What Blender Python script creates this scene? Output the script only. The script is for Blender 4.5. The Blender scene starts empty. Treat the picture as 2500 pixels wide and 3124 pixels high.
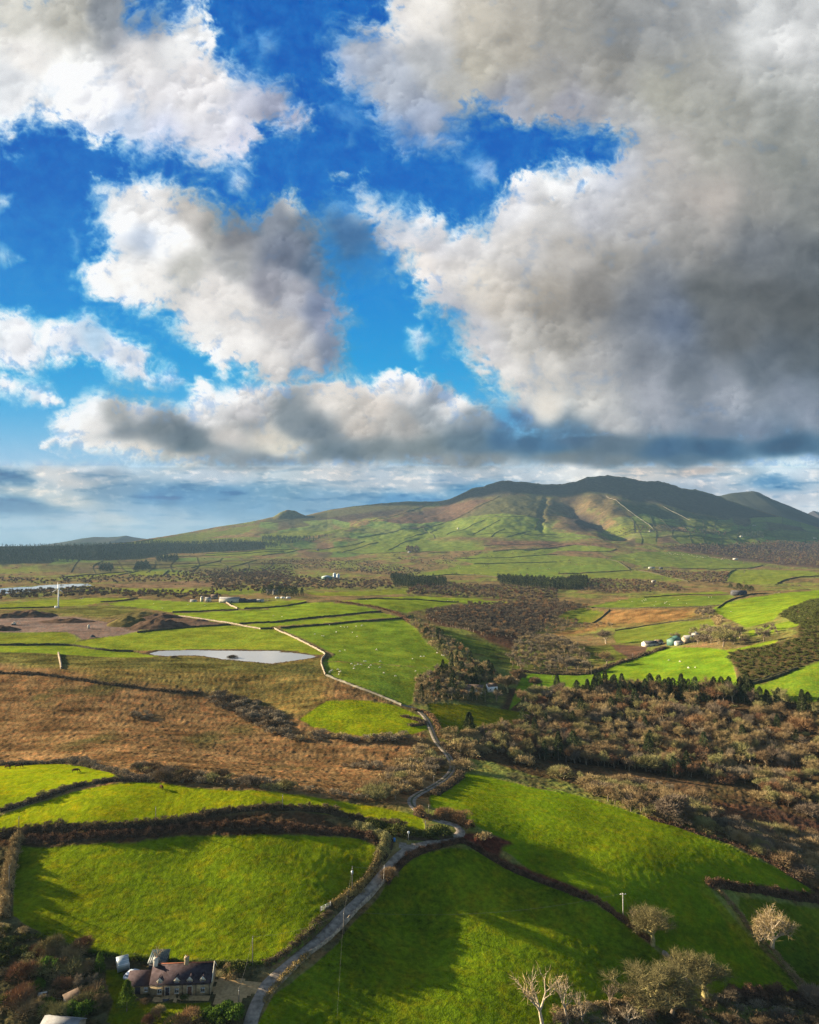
import bpy, math, random
import numpy as np
sc = bpy.context.scene
col = sc.collection
R = math.radians
# ------------------------------------------------------------------ camera, sky, sun, exposure
F, HZ, CZ = 2300.0, 1652.0, 100.0           # focal length and horizon row in photo pixels, camera height in m
PITCH = math.atan((HZ - 1562.0) / F)
cam = bpy.data.cameras.new('camera'); cam_o = bpy.data.objects.new('camera', cam); col.objects.link(cam_o)
cam.sensor_fit = 'VERTICAL'; cam.sensor_height = 36.0; cam.lens = F / 3124.0 * 36.0
cam.clip_start = 1.0; cam.clip_end = 200000.0
cam_o.location = (0, 0, CZ); cam_o.rotation_euler = (R(90) + PITCH, 0, 0)
sc.camera = cam_o
EXPO = 2.12
SUN_EL, SUN_AZ = R(15.0), R(-70.0)          # azimuth measured from +Y towards +X
sund = np.array([math.sin(SUN_AZ)*math.cos(SUN_EL), math.cos(SUN_AZ)*math.cos(SUN_EL), math.sin(SUN_EL)])
w = bpy.data.worlds.new('World'); sc.world = w; w.use_nodes = True
nt = w.node_tree; nt.nodes.clear()
sk = nt.nodes.new('ShaderNodeTexSky'); sk.sky_type = 'NISHITA'; sk.sun_disc = False
sk.sun_elevation = SUN_EL; sk.sun_rotation = SUN_AZ; sk.air_density = 1.0; sk.dust_density = 1.0; sk.ozone_density = 1.5
bg = nt.nodes.new('ShaderNodeBackground'); bg.inputs[1].default_value = 0.05
wo = nt.nodes.new('ShaderNodeOutputWorld')
nt.links.new(sk.outputs[0], bg.inputs[0]); nt.links.new(bg.outputs[0], wo.inputs[0])
sl = bpy.data.lights.new('sun', 'SUN'); sl.energy = 5.0; sl.angle = R(0.6); sl.color = (1.0, 0.83, 0.58)
so = bpy.data.objects.new('sun', sl); col.objects.link(so)
so.rotation_euler = (R(90) - SUN_EL, 0, -SUN_AZ + math.pi)
from mathutils import Vector
so.rotation_euler = Vector(tuple(sund)).to_track_quat('Z', 'Y').to_euler()
sc.view_settings.view_transform = 'Standard'; sc.view_settings.look = 'None'
sc.view_settings.exposure = EXPO; sc.view_settings.gamma = 1.0
cy = sc.cycles
cy.max_bounces = 4; cy.diffuse_bounces = 2; cy.glossy_bounces = 2; cy.transmission_bounces = 3
cy.volume_bounces = 0; cy.transparent_max_bounces = 6
cy.caustics_reflective = False; cy.caustics_refractive = False
cy.use_adaptive_sampling = True; cy.adaptive_threshold = 0.006; cy.adaptive_min_samples = 24
cy.use_denoising = True; cy.denoising_prefilter = 'NONE'; cy.time_limit = 560.0
try: cy.denoiser = 'OPENIMAGEDENOISE'
except Exception: pass

# ------------------------------------------------------------------ numeric helpers
rng = np.random.default_rng(7)
def hsh(ix, iy, s):
    h = (ix.astype(np.int64) * 374761393 + iy.astype(np.int64) * 668265263 + s * 974634777) & 0x7fffffff
    h = ((h ^ (h >> 13)) * 1274126177) & 0x7fffffff
    h = ((h ^ (h >> 16)) * 1103515245) & 0x7fffffff
    return (h >> 7) & 1023
GA = np.array([[math.cos(k*2*math.pi/1024), math.sin(k*2*math.pi/1024)] for k in range(1024)])
def gnoise(x, y, s=0):
    x = np.asarray(x, float); y = np.asarray(y, float)
    ix = np.floor(x); iy = np.floor(y); fx = x - ix; fy = y - iy
    u = fx*fx*fx*(fx*(fx*6-15)+10); v = fy*fy*fy*(fy*(fy*6-15)+10)
    def g(a, b):
        k = hsh(ix + a, iy + b, s); return GA[k, 0]*(fx-a) + GA[k, 1]*(fy-b)
    n0 = g(0,0)*(1-u) + g(1,0)*u; n1 = g(0,1)*(1-u) + g(1,1)*u
    return (n0*(1-v) + n1*v) * 1.5
def fbm(x, y, s=0, o=5, g=0.5, l=2.03):
    t = 0; a = 1; n = 0
    for k in range(o):
        t = t + a*gnoise(x + 17.3*k, y - 9.1*k, s + k*31); n += a; a *= g; x = x*l; y = y*l
    return t / n
def sstep(a, b, x):
    t = np.clip((x-a)/(b-a), 0, 1); return t*t*(3-2*t)
def lin(c):
    c = np.asarray(c, float)/255.0
    return np.where(c <= 0.04045, c/12.92, ((c+0.055)/1.055)**2.4)
def pydir(px, py):
    px = np.asarray(px, float); py = np.asarray(py, float)
    a = (px-1250)/F; b = -(py-1562)/F; c, s = math.cos(PITCH), math.sin(PITCH)
    return a, c - b*s, s + b*c
def seg_dist(px, py, poly, closed=True):
    """unsigned distance to the polygon edges and inside flag"""
    d = np.full(px.shape, 1e9); ins = np.zeros(px.shape, bool); n = len(poly)
    for i in range(n if closed else n-1):
        x0, y0 = poly[i]; x1, y1 = poly[(i+1) % n]
        dx, dy = x1-x0, y1-y0; L = dx*dx+dy*dy + 1e-12
        t = np.clip(((px-x0)*dx + (py-y0)*dy)/L, 0, 1)
        d = np.minimum(d, (px-x0-t*dx)**2 + (py-y0-t*dy)**2)
        if closed:
            c = ((y0 > py) != (y1 > py))
            if abs(dy) > 1e-12: ins ^= c & (px < (py-y0)*dx/dy + x0)
    return np.sqrt(d), ins

# ------------------------------------------------------------------ object helpers
def tag(o, label=None, cat=None, group=None, kind=None):
    if label: o['label'] = label
    if cat: o['category'] = cat
    if group: o['group'] = group
    if kind: o['kind'] = kind
    elif label: o['kind'] = 'thing'; assert len(label.split()) <= 16, label
    return o
def empty(name, loc=(0,0,0), rz=0, label=None, cat=None, group=None):
    o = bpy.data.objects.new(name, None); col.objects.link(o); o.location = loc; o.rotation_euler = (0,0,rz)
    o.empty_display_size = 0.3
    return tag(o, label, cat, group)
def mesh_np(name, V, Q=None, T=None, mats=(), midx=None, smooth=False):
    V = np.asarray(V, np.float32).reshape(-1, 3); me = bpy.data.meshes.new(name)
    me.vertices.add(len(V)); me.vertices.foreach_set('co', V.ravel())
    loops = []; tot = []
    if Q is not None and len(Q): Q = np.asarray(Q, np.int32).reshape(-1, 4); loops.append(Q.ravel()); tot.append(np.full(len(Q), 4))
    if T is not None and len(T): T = np.asarray(T, np.int32).reshape(-1, 3); loops.append(T.ravel()); tot.append(np.full(len(T), 3))
    loops = np.concatenate(loops); tot = np.concatenate(tot).astype(np.int32)
    me.loops.add(len(loops)); me.loops.foreach_set('vertex_index', loops)
    me.polygons.add(len(tot)); me.polygons.foreach_set('loop_start', np.concatenate([[0], np.cumsum(tot)[:-1]]).astype(np.int32))
    me.polygons.foreach_set('loop_total', tot)
    if smooth: me.polygons.foreach_set('use_smooth', np.ones(len(tot), bool))
    for m in mats: me.materials.append(m)
    if midx is not None: me.polygons.foreach_set('material_index', np.asarray(midx, np.int32))
    me.update(calc_edges=True); me.validate()
    return me
def obj(name, me, parent=None, loc=None):
    o = bpy.data.objects.new(name, me); col.objects.link(o)
    if parent is not None: o.parent = parent
    if loc is not None: o.location = loc
    return o
class MB:
    """collects faces for one mesh"""
    def __init__(s): s.V = []; s.Q = []; s.T = []; s.n = 0
    def add(s, V, Q=(), T=()):
        V = np.asarray(V, float).reshape(-1, 3)
        if len(Q): s.Q.append(np.asarray(Q).reshape(-1, 4) + s.n)
        if len(T): s.T.append(np.asarray(T).reshape(-1, 3) + s.n)
        s.V.append(V); s.n += len(V); return s
    def box(s, x0, x1, y0, y1, z0, z1):
        V = [(x, y, z) for z in (z0, z1) for y in (y0, y1) for x in (x0, x1)]
        return s.add(V, [(0,2,3,1),(4,5,7,6),(0,1,5,4),(2,6,7,3),(0,4,6,2),(1,3,7,5)])
    def prism(s, poly, x0, x1):      # poly in (y,z), extruded along x
        n = len(poly); V = [(x0, y, z) for y, z in poly] + [(x1, y, z) for y, z in poly]
        Q = [(i, (i+1) % n, n+(i+1) % n, n+i) for i in range(n)]
        T = [(0, i+1, i) for i in range(1, n-1)] + [(n, n+i, n+i+1) for i in range(1, n-1)]
        return s.add(V, Q, T)
    def tube(s, p0, p1, r0, r1, k=6, cap=True):
        p0 = np.array(p0, float); p1 = np.array(p1, float); d = p1-p0; d /= (np.linalg.norm(d)+1e-9)
        u = np.cross(d, (0.3, 0.9, 0.1) if abs(d[2]) > 0.9 else (0, 0, 1)); u /= np.linalg.norm(u); v = np.cross(d, u)
        A = np.arange(k)*2*math.pi/k; c = np.cos(A)[:, None]*u + np.sin(A)[:, None]*v
        V = np.vstack([p0 + r0*c, p1 + r1*c]); Q = [(i, (i+1) % k, k+(i+1) % k, k+i) for i in range(k)]
        T = []
        if cap: T = [(k, k+i, k+i+1) for i in range(1, k-1)] + [(0, i+1, i) for i in range(1, k-1)]
        return s.add(V, Q, T)
    def mesh(s, name, mats, smooth=False):
        return mesh_np(name, np.vstack(s.V), np.vstack(s.Q) if s.Q else None, np.vstack(s.T) if s.T else None, mats if isinstance(mats, (list, tuple)) else [mats], smooth=smooth)
    def build(s, name, m, parent=None, smooth=False, loc=None): return obj(name, s.mesh(name, m, smooth), parent, loc)

def mat(name, c, var=0.25, scale=1.0, rough=0.95, c2=None, bump=0.0, bscale=None, rnd=0.0, spec=0.1, metal=0.0, trans=0.0):
    m = bpy.data.materials.new(name); m.use_nodes = True; n = m.node_tree; L = n.links; n.nodes.clear()
    out = n.nodes.new('ShaderNodeOutputMaterial')
    tc = n.nodes.new('ShaderNodeNewGeometry')
    nz = n.nodes.new('ShaderNodeTexNoise'); nz.inputs['Scale'].default_value = scale; nz.inputs['Detail'].default_value = 3
    L.new(tc.outputs['Position'], nz.inputs['Vector'])
    mx = n.nodes.new('ShaderNodeMix'); mx.data_type = 'RGBA'
    c2 = c2 if c2 is not None else tuple(min(1, x*(1+var)) for x in c); c1 = tuple(x*(1-var) for x in c)
    mx.inputs[6].default_value = (*c1, 1); mx.inputs[7].default_value = (*c2, 1)
    mr = n.nodes.new('ShaderNodeMapRange'); mr.inputs[1].default_value = 0.32; mr.inputs[2].default_value = 0.68
    L.new(nz.outputs[0], mr.inputs[0]); L.new(mr.outputs[0], mx.inputs[0]); src = mx.outputs[2]
    if rnd:
        oi = n.nodes.new('ShaderNodeObjectInfo'); hs = n.nodes.new('ShaderNodeHueSaturation')
        r1 = n.nodes.new('ShaderNodeMapRange'); r1.inputs[3].default_value = 1-rnd; r1.inputs[4].default_value = 1+rnd
        r2 = n.nodes.new('ShaderNodeMapRange'); r2.inputs[3].default_value = 0.5-rnd*0.05; r2.inputs[4].default_value = 0.5+rnd*0.05
        L.new(oi.outputs['Random'], r1.inputs[0]); L.new(oi.outputs['Random'], r2.inputs[0])
        L.new(r1.outputs[0], hs.inputs['Value']); L.new(r2.outputs[0], hs.inputs['Hue']); L.new(src, hs.inputs['Color']); src = hs.outputs[0]
    if rough > 0.9 and not metal:
        b = n.nodes.new('ShaderNodeBsdfDiffuse')
        L.new(src, b.inputs['Color'])
        last = b.outputs[0]
        if trans:
            tb = n.nodes.new('ShaderNodeBsdfTranslucent'); L.new(src, tb.inputs['Color'])
            ms = n.nodes.new('ShaderNodeMixShader'); ms.inputs[0].default_value = trans
            L.new(last, ms.inputs[1]); L.new(tb.outputs[0], ms.inputs[2]); last = ms.outputs[0]
    else:
        b = n.nodes.new('ShaderNodeBsdfPrincipled'); L.new(src, b.inputs['Base Color'])
        b.inputs['Roughness'].default_value = rough; b.inputs['Metallic'].default_value = metal
        b.inputs['Specular IOR Level'].default_value = spec*3; last = b.outputs[0]
    if bump:
        bp = n.nodes.new('ShaderNodeBump'); bp.inputs['Strength'].default_value = 1; bp.inputs['Distance'].default_value = bump
        n2 = n.nodes.new('ShaderNodeTexNoise'); n2.inputs['Scale'].default_value = bscale or scale*2; n2.inputs['Detail'].default_value = 3
        L.new(tc.outputs['Position'], n2.inputs['Vector'])
        L.new(n2.outputs[0], bp.inputs['Height']); L.new(bp.outputs[0], b.inputs['Normal'])
    L.new(last, out.inputs[0]); return m

# ------------------------------------------------------------------ photo tiles -> photo pixels
TILE = {'A': (0,2500,.5797), 'B': (800,2500,.5797), 'C': (1500,2500,.5797), 'D': (0,2000,.5797), 'E': (800,2000,.5797),
        'F': (1500,2000,.5797), 'G': (0,1700,.5217), 'H': (800,1700,.5217), 'I': (1600,1700,.5217), 'J': (0,1500,.5217),
        'K': (800,1420,.5217), 'L': (1600,1420,.5217), 'M': (300,2850,.28986), 'W': (0,0,1.449), 'N': (0,0,1.0)}
def P(s):
    out = []; t = 'N'
    for w_ in s.split():
        if w_[0].isalpha(): t = w_[0]; continue
        x, y = w_.split(','); o = TILE[t]; out.append((o[0]+float(x)*o[2], o[1]+float(y)*o[2]))
    return out
# ------------------------------------------------------------------ terrain
CTRL = """0,3100,-4 400,3100,-6 800,3050,-6 1150,3100,-11 1400,3080,-13 1700,3100,-16.5 2000,3100,-21 2450,3100,-28 0,2800,2 400,2850,-2 800,2800,-2
1000,2780,-3 1130,2800,-6.5 1230,2800,-9.5 1400,2850,-10.3 1700,2870,-12.5 2000,2850,-16 2450,2850,-25 100,2600,5 600,2600,4 1000,2600,3 1250,2620,1 1450,2640,-2 1560,2680,-6.5 1750,2700,-8 1600,2480,-1.5 1800,2520,-3.5 2100,2700,-11.5 2450,2720,-18 1400,2545,2 0,2355,9 250,2350,10 500,2380,12 800,2430,11 1100,2490,6 300,2512,9
700,2462,10 0,2535,7 1100,2525,5 1400,2400,0 1700,2450,-3 2000,2550,-6 2300,2620,-12 1370,2350,-3 1320,2200,0 1240,2150,2
0,2300,3 300,2250,4 700,2300,0 1000,2330,-3 0,2150,6 400,2150,5 800,2150,2 1000,2180,3 0,2045,14 300,2050,14 600,2035,13
950,2045,12 1100,2100,8 450,2000,11 600,2000,11 800,2000,11 950,2000,11 0,1950,14 300,1950,13 600,1950,12 1000,1950,12
1200,1900,12 0,1850,15 700,1850,15 1200,1840,14 1350,2090,1 1600,1950,-12 1800,1900,-14 1480,1930,5 1600,2010,-5 1700,2070,-7
1900,2050,-4 2200,2050,5 2400,2000,17 2500,1900,30 2450,1850,32 2200,1830,13 2000,1960,-3 1900,1870,-2 2100,1860,7
1600,2250,-12 2000,2200,-12 2400,2200,-8 1700,2350,-12 2100,2400,-18 2450,2450,-22 2480,2600,-24 2450,2080,8
0,1790,6 600,1790,8 1250,1790,5 1800,1790,0 2400,1790,10 -600,3100,4 -600,2600,10 -600,2200,10 -600,1850,14
3100,3100,-30 3100,2600,-30 3100,2200,0 3100,1850,40 -600,1780,6 3100,1780,20 0,6000,-5 1250,6000,-10 2500,6000,-20
0,1752,2 900,1752,2 1700,1752,3 2500,1752,12 -600,1752,2 3100,1752,15"""
cp = np.array([[float(v) for v in w_.split(',')] for w_ in CTRL.split()])
dx_, dy_, dz_ = pydir(cp[:,0], cp[:,1]); t_ = (cp[:,2]-CZ)/dz_
ca, cl, czv = dx_/dy_, np.log(dy_*t_), cp[:,2]
def tps(d2): return 0.5*d2*np.log(d2+1e-9)
n_ = len(ca); d2 = (ca[:,None]-ca)**2 + (cl[:,None]-cl)**2
K_ = np.zeros((n_+3, n_+3)); K_[:n_,:n_] = tps(d2) + np.eye(n_)*1e-4
K_[:n_,n_:] = np.c_[np.ones(n_), ca, cl]; K_[n_:,:n_] = K_[:n_,n_:].T
W_ = np.linalg.solve(K_, np.r_[czv, 0, 0, 0])
def rbf(a, l):
    z = W_[n_] + W_[n_+1]*a + W_[n_+2]*l
    for i in range(n_): z = z + W_[i]*tps((a-ca[i])**2 + (l-cl[i])**2)
    return z
SKYL = P("N -900,1700 -300,1676 0,1667 150,1666 300,1663 400,1654 443,1646 496,1638 574,1625 668,1607 730,1598 783,1589 820,1580 835,1577 856,1563 876,1556 899,1559 915,1566 932,1573 1009,1555 1087,1544 1165,1536 1243,1530 1332,1531 1374,1523 1400,1510 1439,1492 1478,1484 1515,1470 1551,1465 1583,1471 1614,1471 1640,1477 1720,1477 1756,1470 1793,1455 1861,1450 1923,1458 1960,1467 2002,1468 2043,1475 2085,1492 2122,1493 2153,1501 2195,1514 2226,1527 2330,1561 2500,1610 2800,1660 3300,1690")
skx = np.array([p[0] for p in SKYL]); sky_ = np.array([p[1] for p in SKYL])
YRX = [-900, 0, 300, 600, 880, 1000, 1400, 1900, 2500, 3300]; YRY = [3300, 3400, 3700, 5000, 5700, 6100, 6000, 6000, 6200, 6000]
aa = np.concatenate([-np.geomspace(2.6, 0.62, 40), np.arange(-0.61, 0.6101, 0.00125), np.geomspace(0.62, 2.6, 40)])
k1 = np.geomspace(25, 140, 40)[:-1]
k2 = 100*F/np.arange(1650, 80, -2.6); k2 = k2[k2 < 2850]
k3 = np.linspace(2862, 6500, 330); k4 = np.geomspace(6540, 25000, 40)
yy = np.concatenate([k1, k2, k3, k4]); ll = np.log(yy)
AA, YY = np.meshgrid(aa, yy); LL = np.log(YY); XX = AA*YY
ac = np.clip(AA, -0.85, 0.85)
Z = np.zeros_like(AA)
for i0 in range(0, len(yy), 100): Z[i0:i0+100] = rbf(ac[i0:i0+100], np.clip(LL[i0:i0+100], math.log(60), math.log(2750)))
PX = 1250 + F*ac
skl = np.interp(PX, skx, sky_); rough = np.interp(PX, [700, 840, 870, 930, 1000, 1370, 1420, 2150, 2250], [0.2, .6, 1.0, .6, 0.2, .6, 2.2, 1.8, 0.3])
crag = rough*2.7*fbm(PX/24.0, PX*0+3.3, 5, 4, 0.55)
YR = np.interp(PX, YRX, YRY)
Y0 = 2600.0
zr = CZ + (HZ - skl)*YR/F
_px = 1250 + F*np.clip(aa, -.85, .85); _kk = (skx < 790) | (skx > 950); _z1 = CZ + (HZ - np.interp(_px, skx[_kk], sky_[_kk]))*np.interp(_px, YRX, YRY)/F
_u = np.linspace(-700, 3200, 781); _zz = np.interp(_u, _px, _z1); _k = np.exp(-np.linspace(-2.2, 2.2, 45)**2); _zs = np.convolve(np.pad(_zz, 22, 'edge'), _k/_k.sum(), 'valid')
_k2 = _k[::5]; _zm = np.convolve(np.pad(_zz, 4, 'edge'), _k2/_k2.sum(), 'valid')
zb_ = np.interp(PX, _u, _zs); zm_ = np.interp(PX, _u, _zm)
uu = np.clip((YY-Y0)/(YR-Y0), 0, 1)
fade = sstep(2200, 2750, YY)
_t = sstep(.45, .97, uu); _t2 = sstep(.93, 1, uu)
front = ((zb_*(1-_t) + zm_*_t)*(1-_t2) + zr*_t2)*(0.93*uu**1.65 + 0.07*uu) + crag*YR/F*sstep(.93, 1, uu)
fold = fbm(XX/520.0, YY/800.0, 11, 5, 0.55)
amp = 44*np.clip(uu*1.6, 0, 1)*np.clip((1-uu)*3.2, 0, 1)*np.clip((zr-60)/300.0, 0.03, 1)
# the dark ravine and the two gullies on the mountain's face
def gully(px0, px1, wd, dep, u0, u1):
    c = px0 + (px1-px0)*np.clip((uu-u0)/(u1-u0), 0, 1)
    return -dep*np.exp(-((PX-c + 14*fbm(YY/160.0, YY*0+1.7, 3, 3))/wd)**2)*sstep(u0-.12, u0, uu)*(1-sstep(u1, u1+.1, uu))
front = front + amp*fold + gully(1885, 1745, 45, 55, .42, .72) + gully(1655, 1662, 8, 9, .5, .78) + gully(1800, 1850, 34, 14, .5, .75)
Z = Z*(1-fade) + fade*(front + 2 + 0*Z)
Z = np.where(YY > YR, np.maximum(zr - (YY-YR)*0.30, -40), Z)
# small scale relief
rel = fbm(XX/60.0, YY/60.0, 21, 4)*1.6 + fbm(XX/14.0, YY/14.0, 22, 3)*0.35
nearrel = np.clip(YY/900.0, 0.25, 1.6)*(1-sstep(2500, 4000, YY))
PONDZ = 11.0
def tw(s):            # polygon in tile coordinates -> world (by casting onto the ground)
    return [at(*p)[:2] for p in P(s)]
Zg = Z + rel*nearrel
def _col(a):
    j = np.clip(np.searchsorted(aa, a) - 1, 0, len(aa)-2); f = (a-aa[j])/(aa[j+1]-aa[j]); return j, np.clip(f, 0, 1)
def zat(x, y):
    y = max(y, yy[0]+.01); j, f = _col(x/y)
    i = int(np.clip(np.searchsorted(yy, y)-1, 0, len(yy)-2)); g = min(max((y-yy[i])/(yy[i+1]-yy[i]), 0), 1)
    return float((Zg[i,j]*(1-f)+Zg[i,j+1]*f)*(1-g) + (Zg[i+1,j]*(1-f)+Zg[i+1,j+1]*f)*g)
def zat_np(x, y):
    y = np.maximum(y, yy[0]+.01); j, f = _col(x/y)
    i = np.clip(np.searchsorted(yy, y)-1, 0, len(yy)-2); g = np.clip((y-yy[i])/(yy[i+1]-yy[i]), 0, 1)
    return (Zg[i,j]*(1-f)+Zg[i,j+1]*f)*(1-g) + (Zg[i+1,j]*(1-f)+Zg[i+1,j+1]*f)*g
def at(px, py):       # where the line of sight through a photo pixel meets the ground
    dx, dy, dz = pydir(px, py); a = dx/dy; j, f = _col(a)
    prof = Zg[:,j]*(1-f) + Zg[:,j+1]*f; ray = CZ + yy*float(dz/dy)
    h = np.nonzero(ray[15:] < prof[15:])[0]
    if not len(h): i = int(np.argmax(np.where((yy>2500)&(yy<8000), (prof-CZ)/yy, -9))); return (float(a*yy[i]), float(yy[i]), float(prof[i]))
    i = h[0] + 15; d0 = ray[i-1]-prof[i-1]; d1 = prof[i]-ray[i]; t = d0/(d0+d1+1e-9)
    y = yy[i-1] + t*(yy[i]-yy[i-1]); x = float(a*y); return (x, float(y), zat(x, y))

POND = "G 865,565 910,553 960,550 1100,547 1250,549 1400,547 1600,549 1725,555 H 100,556 200,561 310,575 325,583 280,590 200,598 130,606 60,612 0,610 G 1600,615 1560,612 1480,605 1400,598 1300,590 1220,580 1150,574 1050,575 960,578 900,574"
# level the ground round the pond and the two reservoirs
def level(poly, z, wd):
    global Z
    xs = [p[0] for p in poly]; ys = [p[1] for p in poly]
    m = (YY > min(ys)-wd*3) & (YY < max(ys)+wd*3) & (XX > min(xs)-wd*3) & (XX < max(xs)+wd*3)
    d, ins = seg_dist(XX[m], YY[m], poly); t = np.where(ins, 0, d)
    k = 1 - sstep(0, wd, t); dep = np.where(ins, -0.9*sstep(0, 4, d), 0.25*k)
    Zg[m] = Zg[m]*(1-k) + (z+dep)*k
pondw = tw(POND); level(pondw, PONDZ, 22)
RES = ["J -200,580 -60,566 0,566 120,563 310,561 250,573 200,584 100,588 0,591 -200,594", "J 160,557 240,549 330,544 450,540 520,541 545,550 470,556 400,560 330,562 260,560"]
resw = []
for s_ in RES:
    pw = tw(s_); zc = float(np.mean([zat(*q) for q in pw])); resw.append((pw, zc)); level(pw, zc, 30)
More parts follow.
